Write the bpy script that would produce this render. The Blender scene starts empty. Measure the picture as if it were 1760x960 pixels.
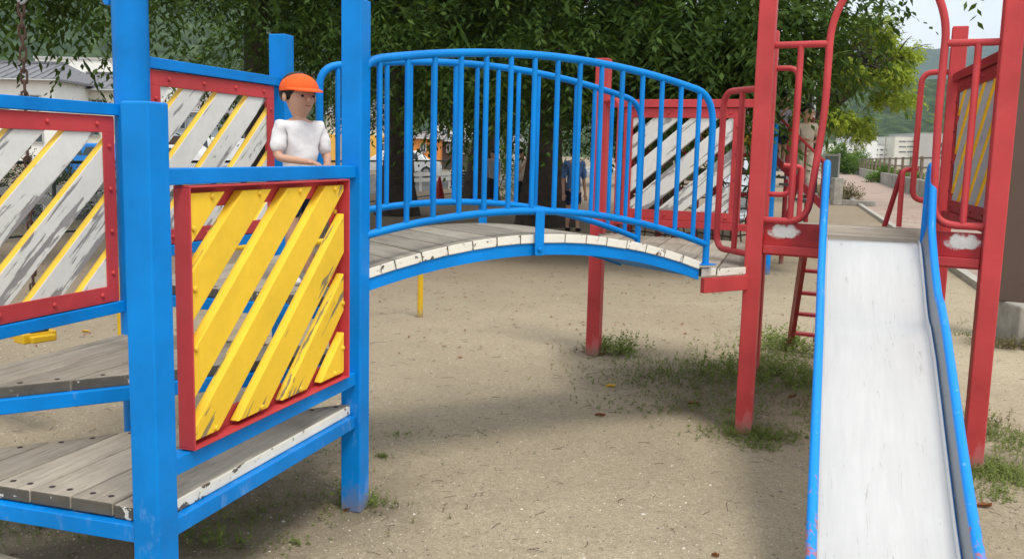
import bpy, bmesh, math, random
import numpy as np
from mathutils import Vector, Matrix, Euler
random.seed(7); rng = np.random.default_rng(11)
R = math.radians
scene = bpy.context.scene
col = scene.collection

# ------------------------------------------------------------------ camera
CH = 1.5; F = 1608.0; TH = 0.1348; RO = 0.0252
fw = Vector((0, math.cos(TH), -math.sin(TH))); up0 = Vector((0, math.sin(TH), math.cos(TH))); r0 = Vector((1, 0, 0))
rt = math.cos(RO)*r0 + math.sin(RO)*up0; up = -math.sin(RO)*r0 + math.cos(RO)*up0
cd = bpy.data.cameras.new('camera'); cam = bpy.data.objects.new('camera', cd); col.objects.link(cam)
cd.sensor_width = 36; cd.lens = 36*F/1760; cd.clip_end = 20000; cd.clip_start = .05
m3 = Matrix((rt, up, -fw)).transposed()
cam.matrix_world = Matrix.Translation((0, 0, CH)) @ m3.to_4x4()
scene.camera = cam
scene.render.resolution_x = 1024; scene.render.resolution_y = 558

def ray(px, py): return fw*F + rt*(px-880) + up*(480-py)
def G(px, py, h=0.0):
    d = ray(px, py); t = (h-CH)/d.z; return Vector((d.x*t, d.y*t, h))
def at(px, py, Y):
    d = ray(px, py); t = Y/d.y; return Vector((d.x*t, Y, CH+d.z*t))

# ------------------------------------------------------------------ world, sun, exposure
W = bpy.data.worlds.new('World'); scene.world = W; W.use_nodes = True
wn = W.node_tree; wn.nodes.clear()
SUN_EL, SUN_AZ = R(61), R(150)      # azimuth measured clockwise from +Y (behind the camera, to the right)
sky = wn.nodes.new('ShaderNodeTexSky'); sky.sky_type = 'NISHITA'; sky.sun_disc = False
sky.sun_elevation = SUN_EL; sky.sun_rotation = SUN_AZ; sky.air_density = 1.2; sky.dust_density = 3.0
tc = wn.nodes.new('ShaderNodeTexCoord'); mp = wn.nodes.new('ShaderNodeMapping'); mp.inputs['Scale'].default_value = (1, 1, 3.5)
cn = wn.nodes.new('ShaderNodeTexNoise'); cn.inputs['Scale'].default_value = 2.2; cn.inputs['Detail'].default_value = 7; cn.inputs['Roughness'].default_value = .58
cr = wn.nodes.new('ShaderNodeValToRGB'); cr.color_ramp.elements[0].position = .30; cr.color_ramp.elements[0].color = (.78,)*3+(1,)
cr.color_ramp.elements[1].position = .62; cr.color_ramp.elements[1].color = (1, 1, 1, 1)
cc = wn.nodes.new('ShaderNodeMix'); cc.data_type = 'RGBA'
cc2 = wn.nodes.new('ShaderNodeTexNoise'); cc2.inputs['Scale'].default_value = 3.1; cc2.inputs['Detail'].default_value = 6
cm = wn.nodes.new('ShaderNodeMix'); cm.data_type = 'RGBA'
cm.inputs[6].default_value = (5.9, 6.3, 6.6, 1); cm.inputs[7].default_value = (8.7, 8.8, 8.8, 1)
bg = wn.nodes.new('ShaderNodeBackground'); bg.inputs['Strength'].default_value = .105
wo = wn.nodes.new('ShaderNodeOutputWorld')
L = wn.links.new
L(tc.outputs['Generated'], mp.inputs[0]); L(mp.outputs[0], cn.inputs[0]); L(mp.outputs[0], cc2.inputs[0])
L(cn.outputs[0], cr.inputs[0]); L(cr.outputs[0], cc.inputs[0]); L(sky.outputs[0], cc.inputs[6])
L(cc2.outputs[0], cm.inputs[0]); L(cm.outputs[2], cc.inputs[7]); L(cc.outputs[2], bg.inputs[0]); L(bg.outputs[0], wo.inputs[0])
sd = bpy.data.lights.new('sun', 'SUN'); sd.energy = 1.5; sd.angle = R(16); sd.color = (1, .955, .87)
sun = bpy.data.objects.new('sun', sd); col.objects.link(sun)
sv = Vector((math.sin(SUN_AZ)*math.cos(SUN_EL), math.cos(SUN_AZ)*math.cos(SUN_EL), math.sin(SUN_EL)))
sun.rotation_euler = sv.to_track_quat('Z', 'Y').to_euler()
vs = scene.view_settings; vs.view_transform = 'Standard'; vs.look = 'None'; vs.gamma = 1; vs.exposure = 0.76

# ------------------------------------------------------------------ materials
def mat(name, base, rough=.6, metal=0.0):
    m = bpy.data.materials.new(name); m.use_nodes = True
    b = m.node_tree.nodes['Principled BSDF']
    b.inputs['Specular IOR Level'].default_value = .3; b.inputs['Base Color'].default_value = (*base, 1); b.inputs['Roughness'].default_value = rough; b.inputs['Metallic'].default_value = metal
    return m, m.node_tree, b
def N(nt, kind, **kw):
    n = nt.nodes.new(kind)
    for k, v in kw.items():
        if k in n.inputs: n.inputs[k].default_value = v
        else: setattr(n, k, v)
    return n
def coords(nt, scale=(1, 1, 1), rot=(0, 0, 0)):
    c = N(nt, 'ShaderNodeTexCoord'); m = N(nt, 'ShaderNodeMapping'); m.inputs['Scale'].default_value = scale; m.inputs['Rotation'].default_value = rot
    nt.links.new(c.outputs['Object'], m.inputs[0]); return m.outputs[0]
def noise(nt, vec, scale, detail=5, rough=.55, dist=0):
    n = N(nt, 'ShaderNodeTexNoise', Scale=scale, Detail=detail, Roughness=rough, Distortion=dist)
    nt.links.new(vec, n.inputs[0]); return n.outputs[0]
def ramp(nt, fac, a, b, ca=(0, 0, 0, 1), cb=(1, 1, 1, 1), interp='LINEAR'):
    r = N(nt, 'ShaderNodeValToRGB'); e = r.color_ramp.elements; e[0].position = a; e[1].position = b; e[0].color = ca; e[1].color = cb
    r.color_ramp.interpolation = interp; nt.links.new(fac, r.inputs[0]); return r.outputs[0]
def mix(nt, fac, a, b, mode='MIX'):
    m = N(nt, 'ShaderNodeMix', data_type='RGBA', blend_type=mode)
    for i, v in ((0, fac), (6, a), (7, b)):
        if isinstance(v, (int, float)): m.inputs[i].default_value = v
        elif isinstance(v, tuple): m.inputs[i].default_value = (*v, 1) if len(v) == 3 else v
        else: nt.links.new(v, m.inputs[i])
    return m.outputs[2]
def math_(nt, op, a, b=0.0):
    m = N(nt, 'ShaderNodeMath', operation=op)
    for i, v in ((0, a), (1, b)):
        if isinstance(v, (int, float)): m.inputs[i].default_value = v
        else: nt.links.new(v, m.inputs[i])
    return m.outputs[0]
def bump(nt, b, h, s=.3, d=.01):
    n = N(nt, 'ShaderNodeBump'); n.inputs['Strength'].default_value = s; n.inputs['Distance'].default_value = d
    nt.links.new(h, n.inputs['Height']); nt.links.new(n.outputs[0], b.inputs['Normal'])

def paint(name, base, chip=(.35, .3, .28), rough=.42, fade=.25, chips=.67):
    m, nt, b = mat(name, base, rough)
    v = coords(nt)
    big = noise(nt, v, 3.5, 4); fine = noise(nt, v, 45, 5, .65); ch = noise(nt, v, 22, 8, .7, .4)
    light = tuple(min(1, x*.8+.17*fade*2) for x in base); dark = tuple(x*.72 for x in base)
    c1 = mix(nt, ramp(nt, big, .35, .7), dark, base)
    c1 = mix(nt, ramp(nt, noise(nt, v, 9, 6, .6), .52, .75, (0, 0, 0, 1), (fade, fade, fade, 1)), c1, light)
    c1 = mix(nt, ramp(nt, ch, chips, chips+.02), c1, chip)
    gp = N(nt, 'ShaderNodeNewGeometry'); sz = N(nt, 'ShaderNodeSeparateXYZ'); nt.links.new(gp.outputs['Position'], sz.inputs[0])
    lowz = math_(nt, 'SUBTRACT', noise(nt, coords(nt, (1, 1, .35)), 13, 7, .7), math_(nt, 'MULTIPLY', sz.outputs['Z'], .22))
    c1 = mix(nt, ramp(nt, lowz, .47, .56, (0, 0, 0, 1), (.30,)*3+(1,)), c1, tuple(min(1, x*.7+.22) for x in base))
    dirt = math_(nt, 'SUBTRACT', noise(nt, v, 16, 6, .7), math_(nt, 'MULTIPLY', sz.outputs['Z'], 4.5))
    c1 = mix(nt, ramp(nt, dirt, .0, .42, (0, 0, 0, 1), (.75,)*3+(1,)), c1, (.20, .16, .11))
    nt.links.new(c1, b.inputs['Base Color'])
    r1 = mix(nt, fine, (rough*.75,)*3, (min(1, rough*1.35),)*3); nt.links.new(r1, b.inputs['Roughness'])
    bump(nt, b, noise(nt, v, 28, 4), .12, .004)
    return m
M = {}
M['blue'] = paint('blue_paint', (.0, .235, .72), (.14, .34, .60), .4, .07, .72); M['blue'].node_tree.nodes['Principled BSDF'].inputs['Specular IOR Level'].default_value = .18
M['red'] = paint('red_paint', (.56, .055, .060), (.60, .26, .24), .45, .17, .69)
M['dred'] = paint('maroon_paint', (.33, .02, .028), (.3, .12, .1), .4, .15, .70)
M['yel'] = paint('yellow_paint', (.84, .54, .035), (.42, .33, .15), .45, .15, .70)
M['yelpipe'] = paint('yellow_pipe_paint', (.75, .47, .02), (.3, .2, .1), .4, .1, .7)
M['cone'] = paint('cone_red_plastic', (.5, .03, .02), (.4, .1, .08), .5, .2, .8)

def slatmat(name, top, under, lo=.50, stretch=14, rotY=0.0, rotZ=0.0, scale=2.2, undark=(.16, .15, .15)):
    m, nt, b = mat(name, top, .7)
    v = coords(nt, (1, stretch, stretch), (0, rotY, rotZ)) if rotY == 0 else coords(nt, (1, 1, 1), (0, rotY, 0))
    if rotY:
        s = N(nt, 'ShaderNodeMapping'); s.inputs['Scale'].default_value = (1, stretch, stretch); nt.links.new(v, s.inputs[0]); v = s.outputs[0]
    v0 = coords(nt)
    oi = N(nt, 'ShaderNodeObjectInfo'); add = N(nt, 'ShaderNodeVectorMath', operation='ADD')
    cmb = N(nt, 'ShaderNodeCombineXYZ')
    k = math_(nt, 'MULTIPLY', oi.outputs['Random'], 37.0)
    for i in range(3): nt.links.new(k, cmb.inputs[i])
    nt.links.new(v, add.inputs[0]); nt.links.new(cmb.outputs[0], add.inputs[1]); v = add.outputs[0]
    a = noise(nt, v, scale, 9, .62, .5); big = noise(nt, v0, 4.0, 4)
    f = math_(nt, 'ADD', math_(nt, 'MULTIPLY', a, .8), math_(nt, 'MULTIPLY', big, .32))
    so = N(nt, 'ShaderNodeSeparateXYZ'); nt.links.new(v0, so.inputs[0])
    f = math_(nt, 'SUBTRACT', f, math_(nt, 'MULTIPLY', ramp(nt, so.outputs['Z'], .02, .11, (1, 1, 1, 1), (0, 0, 0, 1)), .10 if rotY else 0.0))
    mask = ramp(nt, f, lo, lo+.012)
    wood = mix(nt, noise(nt, v, 6, 6, .7), undark, under)
    white = mix(nt, ramp(nt, big, .3, .7), tuple(x*.84 for x in top), top)
    white = mix(nt, ramp(nt, noise(nt, v0, 17, 7, .7), .45, .75, (0, 0, 0, 1), (.30,)*3+(1,)), white, tuple(x*.62 for x in top))
    cc_ = mix(nt, mask, wood, white)
    nt.links.new(cc_, b.inputs['Base Color'])
    bump(nt, b, math_(nt, 'ADD', mask, math_(nt, 'MULTIPLY', a, .5)), .5, .003)
    return m
SL = math.atan(.855)
M['peel'] = slatmat('peeling_white_paint', (.74, .735, .69), (.40, .38, .37), .485, 11, SL, scale=2.0)
M['peelgrey'] = slatmat('weathered_grey_paint', (.38, .37, .36), (.22, .2, .18), .44, 11, SL, scale=2.0)
M['yslat'] = slatmat('yellow_slat_paint', (.88, .565, .035), (.34, .27, .13), .425, 11, SL, scale=2.6, undark=(.12, .09, .05))
M['edgewhite'] = slatmat('peeling_plank_end', (.80, .77, .68), (.17, .14, .115), .47, 1.4, 0, scale=16, undark=(.05, .04, .035))
M['edgegrey'] = slatmat('bare_plank_end', (.62, .6, .53), (.15, .135, .11), .66, 1.2, 0, scale=22, undark=(.035, .03, .025))

def wood(name, a, b_, dark):
    m, nt, b = mat(name, a, .82)
    v = coords(nt, (1, 16, 16)); v0 = coords(nt)
    oi = N(nt, 'ShaderNodeObjectInfo'); add = N(nt, 'ShaderNodeVectorMath', operation='ADD'); cmb = N(nt, 'ShaderNodeCombineXYZ')
    k = math_(nt, 'MULTIPLY', oi.outputs['Random'], 51.0)
    for i in range(3): nt.links.new(k, cmb.inputs[i])
    nt.links.new(v, add.inputs[0]); nt.links.new(cmb.outputs[0], add.inputs[1]); v = add.outputs[0]
    g = noise(nt, v, 2.6, 10, .68, .6); g2 = noise(nt, v, 9, 6, .6, .2); big = noise(nt, v0, 5, 5)
    c = mix(nt, ramp(nt, g, .3, .68), b_, a)
    c = mix(nt, ramp(nt, g2, .56, .72, (0, 0, 0, 1), (.75, .75, .75, 1)), c, dark)
    c = mix(nt, ramp(nt, big, .45, .75, (0, 0, 0, 1), (.5, .5, .5, 1)), c, dark)
    hv = N(nt, 'ShaderNodeHueSaturation'); nt.links.new(c, hv.inputs['Color'])
    nt.links.new(math_(nt, 'ADD', math_(nt, 'MULTIPLY', oi.outputs['Random'], .4), .8), hv.inputs['Value'])
    nt.links.new(hv.outputs[0], b.inputs['Base Color'])
    bump(nt, b, g, .45, .006)
    return m
M['wood'] = wood('weathered_wood', (.37, .325, .26), (.235, .205, .16), (.10, .083, .065))
M['woodd'] = wood('dark_weathered_wood', (.22, .20, .17), (.15, .13, .11), (.08, .07, .06))
M['bolt'] = mat('dark_bolt', (.06, .045, .04), .55, .5)[0]

def steel(name, base, metal, rough):
    m, nt, b = mat(name, base, rough, metal)
    v = coords(nt, (14, 1, 1)); v0 = coords(nt)
    g = noise(nt, v, 3, 8, .7); big = noise(nt, v0, 2.5, 5, .6)
    c = mix(nt, ramp(nt, g, .3, .75), tuple(x*.88 for x in base), base)
    c = mix(nt, ramp(nt, big, .45, .75, (0, 0, 0, 1), (.35,)*3+(1,)), c, tuple(x*.8 for x in base))
    vs_ = coords(nt, (9, 1, 1), (0, 0, .12)); sc = noise(nt, vs_, 5, 10, .75, 1.2)
    c = mix(nt, ramp(nt, sc, .61, .64, (0, 0, 0, 1), (.6,)*3+(1,)), c, tuple(x*.45 for x in base))
    nt.links.new(c, b.inputs['Base Color'])
    nt.links.new(mix(nt, g, (rough*.7,)*3, (rough*1.3,)*3), b.inputs['Roughness'])
    return m
M['bed'] = steel('worn_slide_steel', (.62, .612, .595), .45, .36)
M['chrome'] = steel('bright_steel', (.72, .73, .74), .9, .2)
M['galv'] = steel('dull_galvanised_steel', (.36, .38, .4), .6, .5)
def wornblue():
    m, nt, b = mat('worn_blue_tube_paint', (.002, .235, .72), .38)
    v = coords(nt); g_ = N(nt, 'ShaderNodeNewGeometry'); sep = N(nt, 'ShaderNodeSeparateXYZ'); nt.links.new(g_.outputs['Position'], sep.inputs[0])
    n_ = noise(nt, coords(nt, (2.6, .8, .8)), 12, 9, .75, .4); z = sep.outputs['Z']
    low = math_(nt, 'SUBTRACT', n_, math_(nt, 'MULTIPLY', z, .62)); c = mix(nt, ramp(nt, noise(nt, v, 30, 6, .7), .62, .66, (0, 0, 0, 1), (.5,)*3+(1,)), (.002, .235, .72), (.25, .42, .62))
    c = mix(nt, ramp(nt, low, .36, .40), c, mix(nt, noise(nt, v, 40, 5, .7), (.22, .03, .035), (.50, .22, .24))); nt.links.new(c, b.inputs['Base Color']); return m
M['blueworn'] = wornblue()
def simple(name, base, rough=.7, metal=0, var=.25, scale=6, bs=0.0):
    m, nt, b = mat(name, base, rough, metal)
    v = coords(nt); n_ = noise(nt, v, scale, 7, .62)
    nt.links.new(mix(nt, ramp(nt, n_, .3, .7), tuple(x*(1-var) for x in base), tuple(min(1, x*(1+var*.6)) for x in base)), b.inputs['Base Color'])
    if bs: bump(nt, b, noise(nt, v, scale*5, 6, .7), bs, .01)
    return m
M['rust'] = simple('rusty_chain', (.10, .06, .045), .75, .4, .5, 60)
M['concrete'] = simple('weathered_concrete', (.33, .31, .27), .9, 0, .35, 5, .3)
M['kerb'] = simple('kerb_concrete', (.42, .40, .35), .9, 0, .2, 8, .2)
M['wallc'] = simple('old_wall_concrete', (.33, .31, .27), .9, 0, .5, 1.2, .4)
M['sign'] = simple('grey_green_sign_sheet', (.13, .15, .13), .6, 0, .2, 4)
M['brown'] = simple('brown_column_paint', (.105, .07, .055), .5, 0, .12, 3)
M['bark'] = simple('dark_bark', (.065, .05, .04), .95, 0, .5, 7, .9)
M['asphalt'] = simple('asphalt', (.16, .16, .16), .9, 0, .15, 8, .2)
M['fencegreen'] = simple('dark_green_fence_paint', (.03, .045, .04), .5, .2, .2, 9)
M['wire'] = simple('chain_link_wire', (.22, .23, .22), .5, .5, .2, 9)
M['brownrail'] = simple('brown_fence_paint', (.20, .15, .11), .6, 0, .2, 4)
M['white'] = simple('white_plaster', (.78, .78, .75), .8, 0, .06, 1.5)
M['cream'] = simple('cream_plaster', (.72, .69, .58), .8, 0, .06, 1.5)
M['ochre'] = simple('yellow_ochre_plaster', (.72, .42, .08), .8, 0, .08, 1.5)
M['orange'] = simple('orange_plaster', (.68, .25, .06), .8, 0, .1, 1.5)
M['dbrown'] = simple('dark_brown_siding', (.07, .05, .045), .8, 0, .1, 1.5)
M['greywall'] = simple('grey_concrete_facade', (.42, .41, .38), .85, 0, .1, .3)
M['beigewall'] = simple('beige_facade', (.66, .64, .56), .85, 0, .06, .3)
M['bluewall'] = simple('pale_blue_cladding', (.5, .58, .66), .7, 0, .06, 1)
M['tile'] = simple('grey_roof_tile', (.17, .17, .185), .6, 0, .25, 9)
M['tile2'] = simple('dusty_roof_tile', (.27, .24, .24), .7, 0, .25, 9)
M['trim'] = simple('aluminium_trim', (.45, .45, .44), .4, .4, .05, 3)
M['guard'] = simple('white_guard_rail', (.72, .72, .7), .5, 0, .15, 3)
M['glass'] = mat('window_glass', (.05, .07, .08), .12)[0]
M['black'] = simple('black_cloth', (.012, .012, .014), .85, 0, .3, 20)
M['tyre'] = simple('tyre_rubber', (.02, .02, .02), .8, 0, .2, 20)
M['benchwood'] = simple('dark_bench_wood', (.06, .05, .045), .75, 0, .3, 12)
M['skin'] = simple('skin', (.55, .32, .22), .5, 0, .06, 8)
M['hair'] = simple('black_hair', (.012, .01, .009), .5, 0, .3, 60)
def cloth(name, c): M[name] = simple(name, c, .85, 0, .12, 25, .2); return M[name]
cloth('white_cotton', (.72, .70, .70)); cloth('orange_cotton', (.82, .11, .02)); cloth('blue_cotton', (.10, .2, .42)); cloth('grey_cotton', (.3, .31, .33))
cloth('beige_cotton', (.5, .44, .35)); cloth('navy_cotton', (.02, .03, .07)); cloth('lilac_cotton', (.5, .46, .58)); cloth('green_cotton', (.25, .4, .06)); cloth('yellow_cotton', (.75, .55, .05))
M['carwhite'] = mat('white_car_paint', (.75, .76, .77), .25)[0]
M['carblue'] = mat('blue_tarp', (.02, .2, .6), .4)[0]
M['lamp'] = mat('tail_lamp_plastic', (.4, .02, .02), .3)[0]

def leafmat(name, a, b_, trans=.35):
    m, nt, b = mat(name, a, .7); b.inputs['Specular IOR Level'].default_value = .15
    g = N(nt, 'ShaderNodeNewGeometry')
    v = coords(nt)
    c = mix(nt, g.outputs['Random Per Island'], a, b_)
    c = mix(nt, ramp(nt, noise(nt, v, .9, 3), .35, .65, (0, 0, 0, 1), (.5, .5, .5, 1)), c, tuple(x*.55 for x in a))
    nt.links.new(c, b.inputs['Base Color'])
    t = N(nt, 'ShaderNodeBsdfTranslucent'); nt.links.new(mix(nt, .5, c, (.10, .16, .01)), t.inputs[0])
    ms = N(nt, 'ShaderNodeMixShader'); ms.inputs[0].default_value = trans
    out = nt.nodes['Material Output']
    nt.links.new(b.outputs[0], ms.inputs[1]); nt.links.new(t.outputs[0], ms.inputs[2]); nt.links.new(ms.outputs[0], out.inputs[0])
    return m
M['leafdark'] = leafmat('dark_tree_leaf', (.013, .032, .006), (.046, .080, .013), .25)
M['leafmid'] = leafmat('mid_tree_leaf', (.020, .050, .009), (.065, .11, .02), .3)
M['leaflight'] = leafmat('fresh_green_leaf', (.32, .44, .04), (.58, .64, .09), .5)
M['leafspray'] = leafmat('sunlit_spray_leaf', (.022, .052, .009), (.075, .125, .022), .3)
M['weed'] = leafmat('weed_leaf', (.16, .22, .05), (.34, .40, .12), .35)
M['weeddry'] = leafmat('dry_weed_leaf', (.16, .13, .06), (.26, .22, .11), .2)
M['bush'] = leafmat('bright_bush_leaf', (.10, .20, .03), (.22, .34, .06), .4)
M['deadleaf'] = leafmat('fallen_brown_leaf', (.20, .07, .03), (.3, .12, .05), .1)
M['yellowleaf'] = mat('fallen_yellow_leaf', (.72, .42, .03), .6)[0]
M['twig'] = simple('dry_twig', (.07, .05, .035), .9, 0, .4, 40)

def groundmat():
    m, nt, b = mat('sandy_ground', (.42, .36, .28), .95)
    v = coords(nt)
    big = noise(nt, v, .45, 6, .6); mid = noise(nt, v, 3.2, 8, .65); grit = noise(nt, v, 95, 6, .75)
    c = mix(nt, ramp(nt, big, .35, .65), (.53, .44, .295), (.70, .59, .41))
    c = mix(nt, ramp(nt, mid, .4, .72, (0, 0, 0, 1), (.6,)*3+(1,)), c, (.45, .37, .26))
    c = mix(nt, ramp(nt, grit, .40, .62, (.5,)*3+(1,), (0, 0, 0, 1)), c, (.24, .19, .135))
    c = mix(nt, ramp(nt, grit, .58, .72, (0, 0, 0, 1), (.65,)*3+(1,)), c, (.74, .66, .53))
    g2 = noise(nt, v, 30, 7, .8); c = mix(nt, ramp(nt, g2, .36, .56, (.55,)*3+(1,), (0, 0, 0, 1)), c, (.27, .215, .145))
    c = mix(nt, ramp(nt, g2, .60, .74, (0, 0, 0, 1), (.5,)*3+(1,)), c, (.78, .70, .55))
    vo = N(nt, 'ShaderNodeTexVoronoi'); vo.inputs['Scale'].default_value = 55; nt.links.new(v, vo.inputs[0])
    c = mix(nt, math_(nt, 'MULTIPLY', ramp(nt, vo.outputs['Distance'], .10, .2, (1, 1, 1, 1), (0, 0, 0, 1)), ramp(nt, noise(nt, v, 7, 3), .5, .62)), c, (.15, .12, .09))
    # darker litter-strewn soil beyond the play frame (y > 9) and weedy soil patches
    sep = N(nt, 'ShaderNodeSeparateXYZ'); nt.links.new(v, sep.inputs[0])
    wob = math_(nt, 'ADD', sep.outputs['Y'], math_(nt, 'MULTIPLY', noise(nt, v, .6, 4), 5.0))
    xw = math_(nt, 'SUBTRACT', wob, math_(nt, 'MULTIPLY', sep.outputs['X'], 1.1))
    far = ramp(nt, math_(nt, 'DIVIDE', xw, 40.0), .15, .42, (0, 0, 0, 1), (.75,)*3+(1,))
    c = mix(nt, far, c, mix(nt, mid, (.17, .125, .09), (.27, .21, .15)))
    for (x_, y_, r_) in PATCH:
        d = N(nt, 'ShaderNodeVectorMath', operation='DISTANCE'); nt.links.new(v, d.inputs[0]); d.inputs[1].default_value = (x_, y_, 0)
        q = math_(nt, 'ADD', math_(nt, 'DIVIDE', d.outputs['Value'], r_), math_(nt, 'MULTIPLY', noise(nt, v, 5, 6, .7), .9))
        c = mix(nt, ramp(nt, math_(nt, 'MULTIPLY', q, .5), .42, .68, (.6,)*3+(1,), (0, 0, 0, 1)), c, mix(nt, grit, (.12, .095, .06), (.24, .2, .14)))
    nt.links.new(c, b.inputs['Base Color'])
    bump(nt, b, math_(nt, 'ADD', grit, math_(nt, 'MULTIPLY', mid, 1.6)), .9, .016)
    return m

# ------------------------------------------------------------------ mesh helpers
WM = {}
def tag(o, label=None, cat=None, group=None, kind=None):
    if label: o['label'] = label
    if cat: o['category'] = cat
    if group: o['group'] = group
    if kind: o['kind'] = kind
    return o
def thing(name, loc, label, cat, group=None, rz=0):
    o = bpy.data.objects.new(name, None); col.objects.link(o); o.empty_display_size = .1
    m = Matrix.Translation(loc) @ Matrix.Rotation(rz, 4, 'Z'); o.matrix_world = m; o.matrix_basis = m; WM[o.name] = m
    return tag(o, label, cat, group)
def link(o, parent=None, world=Matrix()):
    col.objects.link(o); WM[o.name] = world
    if parent: o.parent = parent; o.matrix_basis = WM[parent.name].inverted() @ world
    else: o.matrix_basis = world
    return o
def copy_tree(o, parent, world):
    c = o.copy(); c.parent = None; link(c, parent, world)
    for ch in list(o.children): copy_tree(ch, c, world @ ch.matrix_basis)
    return c

class MB:
    def __init__(s): s.v = []; s.f = []; s.m = []
    def add(s, vs_, fs, mi=0):
        k = len(s.v); s.v += [Vector(p) for p in vs_]
        for f in fs: s.f.append(tuple(k+i for i in f)); s.m.append(mi)
    def box(s, c, d, rz=0, mi=0, M4=None):
        x, y, z = [q/2 for q in d]; m = M4 or (Matrix.Translation(c) @ Matrix.Rotation(rz, 4, 'Z'))
        s.add([m @ Vector(p) for p in ((-x,-y,-z),(x,-y,-z),(x,y,-z),(-x,y,-z),(-x,-y,z),(x,-y,z),(x,y,z),(-x,y,z))],
              [(0,3,2,1),(4,5,6,7),(0,1,5,4),(1,2,6,5),(2,3,7,6),(3,0,4,7)], mi)
    def bar(s, a, b, w, h, upv=(0, 0, 1), mi=0):
        a = Vector(a); b = Vector(b); t = (b-a).normalized(); u = Vector(upv); sd_ = t.cross(u).normalized()*w/2; u2 = sd_.cross(t).normalized()*h/2
        s.add([a-sd_-u2, a+sd_-u2, a+sd_+u2, a-sd_+u2, b-sd_-u2, b+sd_-u2, b+sd_+u2, b-sd_+u2],
              [(0,3,2,1),(4,5,6,7),(0,1,5,4),(1,2,6,5),(2,3,7,6),(3,0,4,7)], mi)
    def tube(s, pts, r, n=10, mi=0, closed=False):
        P = [Vector(p) for p in pts]; rs = r if isinstance(r, (list, tuple)) else [r]*len(P)
        k = len(P); rings = []; prev = None
        for i in range(k):
            if closed: t = (P[(i+1) % k]-P[i-1]).normalized()
            else: t = (P[min(i+1, k-1)]-P[max(i-1, 0)]).normalized()
            if prev is None:
                a = Vector((0, 0, 1)) if abs(t.z) < .9 else Vector((1, 0, 0)); x = a.cross(t).normalized()
            else: x = (prev-t*prev.dot(t)).normalized()
            prev = x; y = t.cross(x)
            rings.append([P[i]+(x*math.cos(2*math.pi*j/n)+y*math.sin(2*math.pi*j/n))*rs[i] for j in range(n)])
        vs_ = [p for rg in rings for p in rg]; fs = []
        for i in range(k if closed else k-1):
            a0 = i*n; b0 = ((i+1) % k)*n
            for j in range(n): fs.append((a0+j, a0+(j+1) % n, b0+(j+1) % n, b0+j))
        if not closed: fs.append(tuple(range(n))[::-1]); fs.append(tuple((k-1)*n+j for j in range(n)))
        s.add(vs_, fs, mi)
    def extr(s, poly, vec, mi=0, sides=None, back=None):
        n = len(poly); vec = Vector(vec); P = [Vector(p) for p in poly]
        k = len(s.v); s.v += P+[p+vec for p in P]
        s.f.append(tuple(k+i for i in range(n))[::-1]); s.m.append(mi if back is None else back)
        s.f.append(tuple(k+n+i for i in range(n))); s.m.append(mi)
        for i in range(n):
            j = (i+1) % n; s.f.append((k+i, k+j, k+n+j, k+n+i)); s.m.append(mi if sides is None else (sides[i] if isinstance(sides, list) else sides))
    def dome(s, c, ax, r, mi=0, n=8):
        ax = Vector(ax).normalized(); a = Vector((0, 0, 1)) if abs(ax.z) < .9 else Vector((1, 0, 0)); x = a.cross(ax).normalized(); y = ax.cross(x); c = Vector(c)
        vs_ = []
        for (rr, hh) in ((r, -.002), (r, r*.3), (r*.65, r*.75)):
            vs_ += [c+(x*math.cos(6.2832*j/n)+y*math.sin(6.2832*j/n))*rr+ax*hh for j in range(n)]
        vs_.append(c+ax*r*.9); fs = []
        for i in range(2):
            for j in range(n): fs.append((i*n+j, i*n+(j+1) % n, (i+1)*n+(j+1) % n, (i+1)*n+j))
        for j in range(n): fs.append((2*n+j, 2*n+(j+1) % n, 3*n))
        s.add(vs_, fs, mi)
    def build(s, name, mats, parent=None, origin=None, rz=0, bevel=0, smooth=False, kind=None, mw=None):
        if not isinstance(mats, (list, tuple)): mats = [mats]
        w = mw or (Matrix.Translation(origin) if origin is not None else (Matrix.Translation(WM[parent.name].translation) if parent else Matrix())) @ Matrix.Rotation(rz, 4, 'Z')
        inv = w.inverted(); me = bpy.data.meshes.new(name)
        me.from_pydata([inv @ p for p in s.v], [], s.f)
        for m_ in mats: me.materials.append(m_)
        me.polygons.foreach_set('material_index', s.m)
        bm = bmesh.new(); bm.from_mesh(me); bmesh.ops.recalc_face_normals(bm, faces=bm.faces); bm.to_mesh(me); bm.free()
        if smooth:
            me.polygons.foreach_set('use_smooth', [True]*len(me.polygons))
            try: me.set_sharp_from_angle(angle=R(40))
            except Exception: pass
        me.update()
        o = bpy.data.objects.new(name, me)
        if kind: o['kind'] = kind
        link(o, parent, w)
        if bevel:
            b = o.modifiers.new('bevel', 'BEVEL'); b.width = bevel; b.segments = 2; b.limit_method = 'ANGLE'; b.angle_limit = R(35)
        return o
def arc3(a, b, c, n=6):      # quadratic bezier corner
    a, b, c = Vector(a), Vector(b), Vector(c)
    return [a*(1-t)**2+b*2*t*(1-t)+c*t*t for t in [i/n for i in range(n+1)]]
def fillet(pts, r, n=6):
    P = [Vector(p) for p in pts]; out = [P[0]]
    for i in range(1, len(P)-1):
        d1 = (P[i-1]-P[i]); d2 = (P[i+1]-P[i]); rr = min(r, d1.length*.49, d2.length*.49)
        out += arc3(P[i]+d1.normalized()*rr, P[i], P[i]+d2.normalized()*rr, n)
    out.append(P[-1]); return out
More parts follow.
